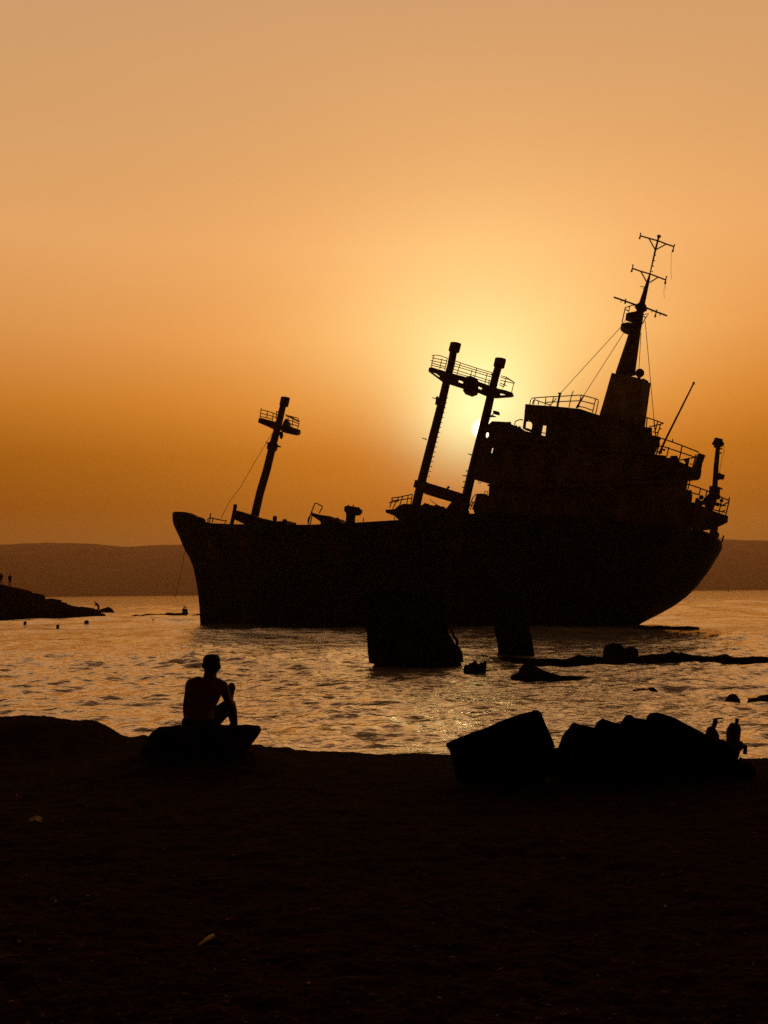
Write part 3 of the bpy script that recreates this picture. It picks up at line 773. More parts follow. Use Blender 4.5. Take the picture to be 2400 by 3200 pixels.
rl = [Z2((350, 322), (395, 314), (440, 322), (520, 348)), Z2((350, 345), (520, 378)), Z2((345, 375), (512, 412)), Z2((342, 400), (500, 445)), Z2((340, 425), (495, 462)),
      Z2((372, 316), (342, 445)), Z2((458, 355), (436, 465)), Z2((520, 345), (490, 480)), Z2((335, 375), (350, 378)), Z2((348, 322), (372, 318)),
      Z2((610, 380), (665, 400), (840, 458), (1010, 508)), Z2((600, 408), (840, 482), (1005, 530)), Z2((596, 434), (655, 452), (1005, 556)), Z2((590, 470), (990, 598)), Z2((585, 500), (985, 622)),
      Z2((665, 395), (622, 530)), Z2((788, 480), (770, 560)), Z2((842, 455), (815, 570)), Z2((956, 520), (930, 630)), Z2((980, 580), (970, 640)), Z2((1010, 505), (1004, 540)),
      Z2((1108, 542), (1166, 556), (1262, 620)), Z2((1105, 560), (1185, 578), (1245, 610)), Z2((1100, 590), (1250, 625)), Z2((1095, 620), (1170, 652)), Z2((1090, 640), (1130, 660)), Z2((1168, 556), (1128, 680)), Z2((1252, 615), (1222, 730)), Z2((1158, 600), (1140, 660))]
lines('platform_railing', rl, 1.35, M_iron, pl, WP - .7)
bm = BM()
for i in range(17):
    t = i / 16; x, y = 520 + (318 - 520) * t, 785 + (1645 - 785) * t
    line(bm, Z2((x - 12, y + 2), (x + 10, y)), 1.2, WP)
obj('step_rung', bm, M_iron, gp)['kind'] = 'stuff'
for (x0, y0), (x1, y1) in (((352, 782), (412, 796)), ((245, 1226), (292, 1240)), ((745, 1396), (790, 1412)), ((688, 1636), (735, 1640)), ((722, 1584), (750, 1586)), ((690, 1704), (720, 1706)), ((680, 1764), (700, 1766))):
    pline('cleat', Z2((x0, y0), (x1, y1)), [1.2, 2.0], M_iron, gp, WP, 6)
pline('guide_pad', Z2((410, 770), (398, 860)), [4, 4], M_iron, gp, WP)
bm = BM()
line(bm, Z2((990, 985), (1020, 986), (1055, 992)), [4, 3, 1.2], WP)
slab(bm, [Z2((1024, 920), (1086, 936), (1092, 950), (1084, 966), (1022, 950), (1020, 938))], WP - .3, WP + .3)
line(bm, Z2((1000, 985), (1030, 955)), 1.6, WP)
obj('cargo_light', bm, M_iron, gp)
pslab('crossbeam', [Z2((165, 1682), (285, 1700), (300, 1714), (480, 1768), (682, 1832), (700, 1870), (690, 1930), (565, 1920), (420, 1880), (260, 1830), (240, 1790), (145, 1760))], WP - .5, WP + .5, M_mast, gp)
pline('tackle_block', Z2((515, 1785), (540, 1755)), [3, 4.5], M_iron, gp, WP - .4)
bm = BM()
slab(bm, [Z2((232, 2030), (240, 1960), (262, 1945), (270, 1932), (290, 1948), (305, 1942), (330, 1962), (350, 1958), (372, 1968), (398, 1950), (430, 1965), (445, 1978), (470, 1972), (490, 1985), (502, 2004), (570, 1918), (720, 1930), (760, 2070), (232, 2080)), Z2((262, 1992), (280, 1988), (330, 2035), (325, 2050), (290, 2035), (268, 2020))], -3.4, -2.6)
obj('cargo_winch', bm, M_iron, ship)
lines('loose_rod', [Z2((333, 1890), (336, 1912), (398, 1952))], 1.1, M_iron, ship, -2.8)
lines('deck_ladder', [Z2((748, 2010), (800, 1880), (830, 1845), (838, 1845)), Z2((770, 2010), (806, 1920)), Z2((795, 2010), (830, 1900)), Z2((770, 1960), (800, 1965)), Z2((780, 1930), (815, 1935))], 1.6, M_iron, ship, -3)

# superstructure
pslab('bridge_wing', [[(1514, 1342), (1520, 1331), (1526, 1326), (1538, 1316), (1560, 1317), (1596, 1319), (1600, 1330), (1620, 1340), (1620, 1530), (1565, 1522), (1531, 1512), (1505, 1505), (1474, 1496)],
                      [(1519, 1354), (1523, 1350), (1527, 1353), (1527, 1362), (1523, 1368), (1518, 1366)], [(1538, 1399), (1542, 1400), (1538, 1416), (1534, 1415)]], -4.3, -4.1, M_house, ship)
pslab('bridge_deckhouse', [[(1590, 1322), (1632, 1340), (1640, 1346), (1700, 1362), (1716, 1364), (1720, 1325), (1880, 1300), (2015, 1334), (2038, 1337), (2038, 1360), (2062, 1364), (2062, 1386), (2046, 1388), (2043, 1418), (2046, 1502), (1620, 1530), (1588, 1524)]], -4.12, 4.0, M_house, ship)
pslab('lower_deckhouse', [[(1529, 1510), (1590, 1522), (1660, 1524), (2040, 1500), (2144, 1501), (2145, 1529), (2159, 1535), (2164, 1548), (2161, 1570), (2160, 1680), (1500, 1680), (1478, 1587), (1489, 1543), (1504, 1542), (1521, 1544), (1526, 1556)]], -4.05, 3.9, M_house, ship)
for (x, y), r in ((Z2((876, 1706))[0], 4.2), (Z2((945, 1826))[0], 5)):
    c = S(x, y, -4.0); ring = BM()
    pts = [c + Vector((math.cos(a), 0, math.sin(a))) * r * MPX for a in np.linspace(0, 2 * math.pi, 17)]
    tube(ring, pts, 1.0 * MPX, 5)
    obj('lashing_ring', ring, M_iron, ship)
pline('wall_bracket', Z2((960, 1740), (985, 1745)), 3, M_iron, ship, -4)
# deck edges that stand a little proud of the walls
pslab('deck_edge', [[(1560, 1374), (1700, 1388), (1850, 1398), (2046, 1412), (2046, 1420), (1850, 1407), (1700, 1397), (1560, 1383)]], -4.45, -4.1, M_house, ship)
pslab('deck_edge', [[(1531, 1508), (1700, 1514), (1900, 1508), (2060, 1500), (2150, 1497), (2150, 1507), (2060, 1510), (1900, 1518), (1700, 1524), (1531, 1516)]], -4.5, -4.1, M_house, ship)
for x0, y0, x1, y1, x2, y2, x3, y3 in ((1850, 1536, 1880, 1534, 1880, 1598, 1850, 1600), (1668, 1540, 1698, 1540, 1698, 1604, 1668, 1604), (1990, 1528, 2018, 1526, 2018, 1592, 1990, 1594)):
    pslab('door', [[(x0, y0), (x1, y1), (x2, y2), (x3, y3)]], -4.12, -4.0, M_iron, ship)
for i in range(5):
    x = 1650 + i * 82; y = 1446 - i * 2
    c = S(x, y, -4.12); bm = BM()
    tube(bm, [c + Vector((0, .1, 0)), c + Vector((0, -.07, 0))], [.26, .24], 14)
    obj('porthole', bm, M_iron, ship)
# wheelhouse: solid head, open windows at its forward end
wh = BM()
slab(wh, [Z3((172, 466), (300, 478), (520, 492), (880, 528), (892, 545), (1000, 580), (1132, 612), (1300, 640), (1720, 762), (1720, 900), (480, 900), (470, 880), (482, 760), (440, 742), (385, 738), (362, 724), (330, 722), (256, 690), (215, 672), (152, 690))], -3.9, -3.6)
slab(wh, [Z3((172, 466), (300, 478), (520, 492), (880, 528), (1132, 612), (1300, 640), (1300, 660), (1132, 630), (880, 545), (520, 510), (300, 495), (171, 486))], -3.62, 3.4)
slab(wh, [Z3((480, 760), (1720, 780), (1720, 905), (480, 905))], -3.62, 3.4)
slab(wh, [Z3((150, 690), (186, 680), (172, 800), (138, 778))], -3.9, -3.6)
slab(wh, [Z3((216, 672), (256, 690), (330, 722), (362, 724), (352, 820), (330, 818), (322, 860), (240, 840), (254, 790), (262, 740), (252, 706))], -3.9, -3.6)
slab(wh, [Z3((362, 724), (402, 745), (378, 868), (320, 862), (330, 818), (352, 820))], -3.9, -3.6)
slab(wh, [Z3((445, 745), (490, 762), (480, 905), (432, 880))], -3.9, -3.6)
line(wh, Z3((385, 838), (434, 846)), 1.5, -3.7)
whl = obj('wheelhouse', wh, M_house, ship)
lines('wheelhouse_railing', [Z3((232, 470), (240, 420), (258, 390), (440, 375), (600, 368), (780, 358), (895, 350), (1000, 375), (1085, 400), (1115, 412), (1120, 440), (1084, 596)), Z3((295, 392), (280, 472)), Z3((440, 375), (428, 485)), Z3((538, 376), (524, 440)), Z3((770, 360), (738, 510)), Z3((795, 298), (768, 362)), Z3((895, 352), (862, 515)), Z3((1082, 406), (1044, 580)),
      Z3((265, 470), (278, 420), (300, 412), (400, 448), (510, 482)), Z3((345, 435), (340, 475)), Z3((440, 445), (700, 432), (880, 424), (980, 446), (1070, 470)), Z3((862, 495), (950, 515), (1050, 552)), Z3((490, 490), (575, 392))], 1.6, M_iron, whl, -3.2)
bm = BM(); line(bm, Z3((588, 500), (622, 332)), [3.4, 3.6], -3); line(bm, Z3((600, 326), (640, 332)), 2.6, -3)
obj('rail_post', bm, M_iron, whl)
pline('rail_post', Z3((835, 518), (905, 400), (938, 350)), [3, 2.6, 1.6], M_iron, whl, -3)
lines('hoop_rail', [Z3((35, 742), (42, 695), (62, 682), (110, 668), (145, 676)), Z3((185, 690), (240, 690))], 1.7, M_iron, ship, -3.5)
for x, y in ((50, 760), (95, 772), (190, 795), (210, 800), (240, 812)): 
    bm = BM(); ball(bm, S(*Z3((x, y))[0], -3.8), .16, .2, .12, 8, 6); obj('roof_debris', bm, M_iron, ship)
bm = BM()
slab(bm, [Z2((1005, 1042), (1060, 1046), (1130, 1052), (1212, 1044), (1216, 1062), (1130, 1075), (1000, 1070))], -4.2, -3.4)
obj('roof_wreckage', bm, M_iron, ship)

# funnel casing and radar mast
fu = pslab('funnel', [Z1((265, 2215), (300, 2100), (352, 1920), (410, 1715), (455, 1722), (540, 1740), (690, 1765), (735, 1800), (862, 1832), (850, 1930), (812, 2210), (790, 2360), (230, 2300))], -2.2, 1.9, M_funnel, ship)
bm = BM(); ball(bm, S(*Z1((735, 1718))[0], -1), 13.5 * MPX, None, 13.5 * MPX, 16, 12); line(bm, Z1((720, 1810), (728, 1760)), [6, 5], -1); line(bm, Z1((690, 1700), (735, 1720)), [6, 6], -1); obj('horn_dome', bm, M_iron, fu)
for x, y, r in ((755, 1800, 4), (775, 1795, 4.5), (800, 1805, 4), (742, 1812, 5), (820, 1818, 4)):
    bm = BM(); ball(bm, S(*Z1((x, y))[0], -1), r * MPX, None, None, 8, 6); obj('exhaust_stub', bm, M_iron, fu)
rm = empty('radar_mast', (0, 0, 0)); rm.parent = ship
bm = BM()
for q0, q1 in (((458, 1725, 690, 1770), (500, 1580, 705, 1560)),):
    pass
prof = [(455, 690, 1740), (458, 686, 1700), (620, 750, 1220), (655, 768, 1130), (690, 782, 1020), (728, 800, 900), (812, 850, 655), (848, 862, 560), (905, 930, 290), (938, 960, 165), (940, 962, 140)]
rings = []
for xl, xr, y in prof:
    a = S(*Z1((xl, y))[0], -.3); b = S(*Z1((xr, y))[0], -.3); c = (a + b) / 2; h = (b - a).length / 2; dr = (b - a) / 2
    dep = max(h * .8, .12)
    rings.append([bm.verts.new(c + dr * math.cos(2 * math.pi * k / 14) + Vector((0, dep * math.sin(2 * math.pi * k / 14), 0))) for k in range(14)])
for a, b in zip(rings, rings[1:]):
    for k in range(14): bm.faces.new((a[k], a[(k + 1) % 14], b[(k + 1) % 14], b[k]))
bm.faces.new(rings[0]); bm.faces.new(rings[-1][::-1])
line(bm, Z1((936, 145), (955, 140), (975, 152)), [4, 5.5, 3.5], -.3)
for i in range(4): line(bm, Z1((905 - 12 * i, 355 + 63 * i), (922 - 12 * i, 362 + 63 * i)), 1.6, -.3)
obj('mast_pole', bm, M_mast, rm)
def yard(main, braces, posts, r=2.2):
    bm = BM(); line(bm, main, r, -.3)
    for b in braces: line(bm, b, 1.9, -.3)
    y = obj('yard', bm, M_iron, rm)
    for p in posts:
        bm = BM(); a, b = p
        line(bm, [a, (a[0] + .18 * (b[0] - a[0]), a[1] + .18 * (b[1] - a[1])), (a[0] + .6 * (b[0] - a[0]), a[1] + .6 * (b[1] - a[1])), (a[0] + .7 * (b[0] - a[0]), a[1] + .7 * (b[1] - a[1])), b], [3, 1.7, 1.7, 2.8, 2.9], -.3)
        obj('aerial', bm, M_iron, y)
yard(Z1((738, 135), (840, 165), (950, 195), (1040, 230), (1130, 262)), [Z1((842, 168), (910, 292)), Z1((1036, 234), (928, 292))], [Z1((745, 105), (732, 172)), Z1((1135, 238), (1112, 322))])
yard(Z1((648, 510), (745, 545), (850, 575), (945, 610), (1035, 645)), [Z1((748, 548), (812, 665)), Z1((942, 615), (850, 675))], [Z1((657, 470), (640, 553)), Z1((1043, 604), (1026, 690))])
yard(Z1((435, 843), (520, 872), (690, 932), (730, 945)), [], [Z1((574, 864), (564, 918))], 2.6)
yard(Z1((800, 962), (925, 1012), (1050, 1058)), [], [Z1((930, 990), (910, 1075))], 2.6)
lines('aerial_pin', [Z1((522, 862), (518, 905)), Z1((875, 985), (874, 1018)), Z1((970, 1018), (966, 1060)), Z1((740, 720), (790, 724), (770, 748))], 1.3, M_iron, rm, -.3)
pslab('radar_platform', [Z1((578, 1030), (600, 1020), (690, 1005), (715, 960), (760, 1000), (740, 1090), (668, 1078), (576, 1044))], -1.2, .7, M_iron, rm)
pslab('radar_platform', [Z1((518, 1152), (540, 1142), (600, 1130), (650, 1140), (700, 1160), (690, 1230), (625, 1220), (570, 1200), (524, 1166))], -1.2, .7, M_iron, rm)
pslab('yard_bracket', [Z1((680, 930), (730, 905), (800, 920), (822, 970), (790, 985), (700, 955))], -.7, .2, M_iron, rm)
lines('platform_railing', [Z1((530, 1140), (568, 965)), Z1((560, 968), (640, 938), (690, 935)), Z1((568, 985), (608, 1005)), Z1((620, 945), (606, 1010))], 1.6, M_iron, rm, -.8)
lines('side_bracket', [Z1((780, 1045), (836, 1030), (800, 1085), (765, 1150)), Z1((780, 1060), (800, 1085))], 1.6, M_iron, rm, -.8)
lines('stay_wire', [Z1((600, 1060), (520, 1175)), Z1((655, 1085), (636, 1130))], .7, M_wire, rm, -.6)
for px, r, w in ((Z1((1100, 325), (1093, 480), (1098, 640)), .6, -.3), (Z1((1020, 690), (1012, 790), (1018, 855)), .6, -.3), (Z1((1032, 690), (1035, 755)), .6, -.3)):
    pline('loose_wire', px, r, M_wire, rm, w, 4)
for a, b in ((Z1((525, 1178))[0], Z3((625, 330))[0]), (Z1((575, 1215))[0], Z3((905, 396))[0]), (Z1((797, 1118))[0], Z4((360, 760))[0]), (Z1((750, 1250))[0], Z1((724, 1680))[0])):
    pline('stay_wire', [a, b], .95, M_wire, rm, -1.2, 5)

# aft decks
pslab('boat_deck', [Z4((330, 985), (390, 1000), (440, 1004), (485, 1012), (490, 1030), (535, 1040), (540, 1010), (612, 1010), (636, 1055), (636, 1075), (700, 1105), (742, 1128), (800, 1150), (838, 1045), (862, 976), (940, 1006), (905, 1100), (890, 1180), (895, 1190), (880, 1266), (760, 1280), (716, 1302), (330, 1300))], -3.9, -2.2, M_house, ship)
lines('deck_railing', [Z4((415, 808), (470, 822), (660, 890), (862, 970)), Z4((360, 903), (440, 900), (640, 968), (825, 1030)), Z4((670, 890), (638, 1050)), Z4((516, 910), (492, 1020)), Z4((410, 870), (372, 1000)), Z4((418, 800), (414, 830)), Z4((630, 1065), (700, 1050), (840, 1025)), Z4((830, 995), (790, 1145)), Z4((560, 820), (560, 840), (555, 848)), Z4((350, 960), (420, 968)), Z4((760, 1105), (785, 1110))], 1.9, M_iron, ship, -3.4)
bm = BM(); line(bm, Z4((708, 1110), (716, 1080), (690, 1065)), 2, -3.3); slab(bm, [Z4((695, 1052), (755, 1046), (752, 1085), (742, 1130), (715, 1110), (712, 1075))], -3.5, -3); obj('davit', bm, M_iron, ship)
pline('davit_arm', Z4((425, 985), (432, 940), (475, 945)), [3.4, 3.4, 3.4], M_iron, ship, -3.3)
lines('monkey_railing', [Z4((250, 570), (275, 574), (385, 612), (456, 638)), Z4((290, 680), (400, 652), (456, 638)), Z4((268, 572), (256, 680)), Z4((420, 650), (382, 780)), Z4((388, 615), (362, 720)), Z4((345, 610), (365, 780)), Z4((330, 735), (400, 748)), Z4((412, 700), (432, 704))], 1.8, M_iron, ship, -2.6)
pline('flag_pole', Z4((404, 992), (480, 822), (795, 192), (800, 188), (808, 160)), [3.3, 3.0, 2.2, 3.6, 2.4], M_mast, ship, -3.2, 8)
po = pslab('poop_deck', [Z4((716, 1400), (770, 1418), (775, 1440), (760, 1462), (790, 1470), (780, 1546), (815, 1552), (930, 1602), (1025, 1645), (1100, 1672), (1202, 1706), (1195, 1778), (1140, 1808), (1085, 1832), (1076, 1910), (1078, 1955), (1060, 1960), (990, 1930), (905, 1890), (700, 1820), (620, 1700), (620, 1420)), Z4((905, 1871), (1000, 1858), (990, 1906))], -3.4, -2.8, M_house, ship)
lines('poop_railing', [Z4((720, 1338), (750, 1342), (880, 1386), (1000, 1432)), Z4((775, 1436), (870, 1462)), Z4((882, 1388), (865, 1466)), Z4((955, 1420), (942, 1480)), Z4((732, 1285), (712, 1400)), Z4((762, 1285), (735, 1402)),
      Z4((1100, 1480), (1130, 1492), (1216, 1530)), Z4((1216, 1488), (1205, 1560), (1170, 1702)), Z4((1132, 1490), (1092, 1672)), Z4((1110, 1595), (1205, 1545)), Z4((1120, 1582), (1175, 1588)), Z4((1030, 1632), (1165, 1664)), Z4((1080, 1560), (1125, 1575)), Z4((1125, 1660), (1165, 1635))], 1.9, M_iron, ship, -3.1)
sm = BM()
line(sm, Z4((1045, 1400), (1062, 1130), (1084, 900), (1085, 890)), [7.6, 7.0, 6.2, 6.2], -3, 12)
slab(sm, [Z4((1024, 850), (1042, 832), (1052, 802), (1064, 800), (1140, 820), (1140, 852), (1156, 862), (1148, 890), (1112, 906), (1062, 902), (1048, 880), (1026, 864))], -3.4, -2.6)
smo = obj('stern_mast', sm, M_mast, ship)
bm = BM(); slab(bm, [Z4((1088, 1212), (1098, 1202), (1132, 1226), (1164, 1230), (1152, 1280), (1132, 1274), (1100, 1282), (1086, 1290))], -3.4, -2.7); obj('floodlight', bm, M_iron, smo)
lines('mast_bracket', [Z4((1035, 905), (1058, 915)), Z4((1105, 930), (1132, 930)), Z4((1105, 978), (1126, 982)), Z4((1086, 1375), (1112, 1385), (1136, 1400))], 2.2, M_iron, smo, -3)
pline('loose_wire', Z4((1150, 880), (1152, 960), (1120, 1080), (1100, 1200)), .8, M_wire, smo, -3, 4)
ww = BM()
slab(ww, [Z4((992, 1356), (1015, 1360), (1080, 1362), (1112, 1385), (1104, 1450), (1112, 1480), (1108, 1505), (1072, 1512), (1062, 1560), (1022, 1646), (930, 1645), (905, 1640), (940, 1606), (938, 1572), (920, 1572), (885, 1600), (890, 1580), (840, 1555), (822, 1545), (832, 1500), (850, 1492), (880, 1530), (918, 1520), (930, 1490), (985, 1445), (990, 1400))], -3.3, -2.7)
for x, y, r in ((890, 1492, 7), (1078, 1572, 6), (1124, 1528, 5.5), (762, 1425, 5)): ball(ww, S(*Z4((x, y))[0], -3), r * MPX, .4, r * MPX, 10, 8)
obj('mooring_winch', ww, M_iron, ship)
bm = BM()
line(bm, Z4((1128, 2010), (1148, 1930)), [2.6, 2.4], -.4); line(bm, Z4((1085, 1965), (1135, 1970)), 1.2, -.4); ball(bm, S(*Z4((1070, 1925))[0], -.6), .22, .3, .3, 8, 6)
obj('stern_rail_stub', bm, M_iron, ship)
# wires from the bow
pline('stay_wire', Z5((478, 745), (395, 890), (240, 1140), (0, 1560)) + Z6((455, 30), (395, 145)), .8, M_wire, ship, -.2, 5)
for x, y in ((425, 95), (445, 60), (408, 120)):
    pass
pline('anchor_rope', Z6((162, 350), (140, 480), (118, 580), (98, 660)), .7, M_wire, ship, -.1, 5)
# ------------------------------------------------------------------ people
def cap(bm, p, q, r0, r1, n=12):
    """tapered limb with rounded ends"""
    p = Vector(p); q = Vector(q); d = q - p; L = d.length
    if L < 1e-6:
        ball(bm, p, r0); return
    d = d / L; pts = []; rad = []
    for k in range(5):
        a = math.pi / 2 * k / 4.0
        pts.append(p - d * r0 * math.cos(a)); rad.append(max(r0 * math.sin(a), r0 * .06))
    for k in range(5):
        a = math.pi / 2 * k / 4.0
        pts.append(q + d * r1 * math.sin(a)); rad.append(max(r1 * math.cos(a), r1 * .06))
    tube(bm, pts, rad, n)
def stack(bm, rings, n=20):
    """torso from elliptical rings: (centre, half width vector, half depth vector)"""
    rs = []
    for c, a, b in rings:
        rs.append([bm.verts.new(Vector(c) + Vector(a) * math.cos(2 * math.pi * k / n) + Vector(b) * math.sin(2 * math.pi * k / n)) for k in range(n)])
    for a, b in zip(rs, rs[1:]):
        for k in range(n): bm.faces.new((a[k], a[(k + 1) % n], b[(k + 1) % n], b[k]))
    bm.faces.new(rs[0][::-1]); bm.faces.new(rs[-1])
def fuse(name, bm, voxel, mat, parent=None, smooth_it=6, noise_amp=0):
    """weld overlapping shapes into one continuous skin"""
    bmesh.ops.recalc_face_normals(bm, faces=bm.faces)
    me = bpy.data.meshes.new(name + '_src'); bm.to_mesh(me); bm.free()
    t = bpy.data.objects.new(name + '_src', me); COL.objects.link(t)
    m = t.modifiers.new('r', 'REMESH'); m.mode = 'VOXEL'; m.voxel_size = voxel
    if smooth_it:
        s = t.modifiers.new('s', 'SMOOTH'); s.factor = .5; s.iterations = smooth_it
    dg = bpy.context.evaluated_depsgraph_get(); dg.update()
    out = bpy.data.meshes.new_from_object(t.evaluated_get(dg))
    out.name = name
    bpy.data.objects.remove(t); bpy.data.meshes.remove(me)
    if noise_amp:
        for v in out.vertices:
            v.co += v.normal * mnoise.noise(v.co * 90) * noise_amp
    return link(name, out, mat, parent, True)

def seated_man():
    D = 9.85
    seat = W(622, 2276, D)
    G = lambda px, py, dy=0.0: W(px, py, D + dy) - seat
    man = empty('person', seat, 0, 'bare-chested man in dark shorts sitting on the stone slab, one knee raised', 'person')
    bm = BM()
    m = D / FPX
    V = Vector
    # torso rings, bottom to top: left x, right x, y, depth offset, half depth
    for_r = [(578, 668, 2276, .00, .125), (575, 670, 2258, .00, .13), (578, 668, 2238, .015, .115), (580, 670, 2218, .03, .105), (580, 681, 2196, .045, .11), (580, 692, 2172, .06, .115), (582, 698, 2152, .075, .11), (590, 692, 2138, .09, .095), (606, 684, 2127, .10, .075), (622, 676, 2119, .11, .06)]
    rings = []
    for xl, xr, y, dy, hd in for_r:
        a = G(xl, y, dy); b = G(xr, y, dy)
        rings.append(((a + b) / 2, (b - a) / 2, V((0, hd, 0))))
    stack(bm, rings)
    # shoulder blades and spine furrow
    # neck and head
    cap(bm, G(654, 2130, .11), G(658, 2100, .135), .072, .064, 16)
    hc = G(661, 2079, .15)
    ball(bm, hc + V((0, .008, .012)), .083, .098, .100, 20, 14)
    ball(bm, hc + V((.002, .045, -.052)), .062, .058, .062, 16, 10)
    ball(bm, hc + V((0, -.03, -.03)), .070, .066, .07, 16, 10)
    ball(bm, hc + V((.001, .02, -.035)), .078, .075, .062, 18, 10)
    cap(bm, hc + V((.004, .098, .008)), hc + V((.006, .118, -.028)), .010, .015, 8)      # nose
    cap(bm, hc + V((-.035, .085, .022)), hc + V((.04, .085, .022)), .014, .014, 8)      # brow
    cap(bm, hc + V((-.02, .098, -.058)), hc + V((.024, .098, -.058)), .009, .009, 8)    # lips
    ball(bm, hc + V((.003, .092, -.085)), .022, .02, .018, 10, 8)                        # chin
    for sx, dz in ((-1, 0), (1, -.012)):                                                  # ears
        e = hc + V((sx * .088, -.005, -.006 + dz))
        ball(bm, e, .011, .022, .032, 10, 8); ball(bm, e + V((sx * .006, -.012, .008)), .007, .010, .022, 8, 6)
    # left arm, straight down beside the body
    ls = G(598, 2139, .085); le = G(583, 2203, .03); lw = G(585, 2268, .07)
    cap(bm, ls, ls.lerp(le, .5), .060, .048); cap(bm, ls.lerp(le, .5), le, .048, .038); cap(bm, le, le.lerp(lw, .35), .039, .040); cap(bm, le.lerp(lw, .35), lw, .040, .027)
    cap(bm, G(620, 2131, .09), ls, .060, .060)
    # left hand pressed on the stone
    pw = lw + V((.002, .03, -.04)); cap(bm, lw, pw, .027, .033)
    for i, (a, L) in enumerate(((-.030, .058), (-.010, .068), (.010, .064), (.029, .050))):
        b0 = pw + V((a, .012, -.006)); k1 = b0 + V((a * .25, L * .5, -.006)); k2 = k1 + V((a * .12, L * .45, -.012))
        cap(bm, b0, k1, .0095, .0088, 8); cap(bm, k1, k2, .0086, .0072, 8)
    cap(bm, pw + V((.022, -.01, 0)), pw + V((.052, .014, -.012)), .011, .009, 8); cap(bm, pw + V((.052, .014, -.012)), pw + V((.062, .036, -.02)), .009, .0075, 8)
    # right arm: elbow on the raised knee, forearm up
    rs = G(696, 2144, .10); re = G(715, 2195, .28); rw = G(723, 2170, .37)
    cap(bm, G(664, 2131, .10), rs, .062, .057)
    cap(bm, rs, rs.lerp(re, .5), .057, .048); cap(bm, rs.lerp(re, .5), re, .046, .039)
    cap(bm, re, re.lerp(rw, .4), .040, .038); cap(bm, re.lerp(rw, .4), rw, .038, .028)
    # right hand: loosely closed, thumb and forefinger meeting
    hp = G(724, 2153, .40)
    cap(bm, rw, hp, .030, .036, 10); ball(bm, hp + V((.000, .005, .008)), .043, .032, .044, 12, 8)
    for i in range(4):
        t = i / 3.0
        b0 = hp + V((.024 - .008 * t, .008 + .008 * t, .042 - .024 * t)); 
        k1 = b0 + V((-.012 - .006 * (1 - t), .012, .016 - .016 * t)); k2 = k1 + V((-.028 + .006 * t, .002, -.002 - .008 * t)); k3 = k2 + V((-.012, -.010, -.014))
        cap(bm, b0, k1, .0105, .010, 8); cap(bm, k1, k2, .0098, .0088, 8); cap(bm, k2, k3, .0086, .0075, 8)
    th0 = hp + V((-.026, -.016, -.012)); th1 = th0 + V((-.018, 0, .024)); th2 = th1 + V((-.004, .004, .024))
    cap(bm, hp + V((-.008, -.014, -.024)), th0, .015, .013, 8); cap(bm, th0, th1, .0125, .0105, 8); cap(bm, th1, th2, .0100, .0082, 8)
    # right leg: knee raised, foot on the slab
    rh = G(655, 2256, .07); rk = G(720, 2201, .46); rf = G(732, 2262, .545)
    cap(bm, rh, rh.lerp(rk, .5), .085, .072); cap(bm, rh.lerp(rk, .5), rk, .072, .056)
    cap(bm, rk, rk.lerp(rf, .35), .056, .058); cap(bm, rk.lerp(rf, .35), rf, .058, .038)
    cap(bm, G(724, 2272, .53), G(716, 2276, .70), .040, .028)
    # left leg: folded flat in front
    lh = G(598, 2258, .07); lk = G(588, 2260, .46); lf = G(662, 2268, .50)
    cap(bm, lh, lk, .085, .058); cap(bm, lk, lf, .055, .036); cap(bm, lf, G(690, 2270, .46), .036, .026)
    body = fuse('body', bm, .0075, M_skin, man, 3)
    # shorts
    bm = BM()
    stack(bm, [(((G(xl, y, dy) + G(xr, y, dy)) / 2), (G(xr, y, dy) - G(xl, y, dy)) / 2, V((0, hd, 0))) for xl, xr, y, dy, hd in ((576, 670, 2278, 0, .135), (572, 673, 2260, 0, .142), (574, 671, 2244, .01, .13))])
    cap(bm, rh, rh.lerp(rk, .5), .096, .086); cap(bm, rh.lerp(rk, .5), rh.lerp(rk, .8), .086, .078)
    cap(bm, lh, lh.lerp(lk, .75), .096, .078)
    fuse('shorts', bm, .011, M_shorts, man, 3, .004)
    # short cropped hair, longer on top
    bm = BM()
    stack(bm, [(hc + V((0, y, z)), V((rx, 0, 0)), V((0, ry, 0))) for y, z, rx, ry in ((-.040, -.070, .050, .040), (-.030, -.045, .072, .066), (-.014, -.015, .082, .088), (-.004, .025, .087, .099), (.004, .055, .088, .098), (.006, .078, .083, .091), (.006, .094, .073, .078), (.006, .105, .057, .06), (.004, .111, .034, .036))])
    fuse('hair', bm, .009, M_hair, man, 2, .007)
seated_man()

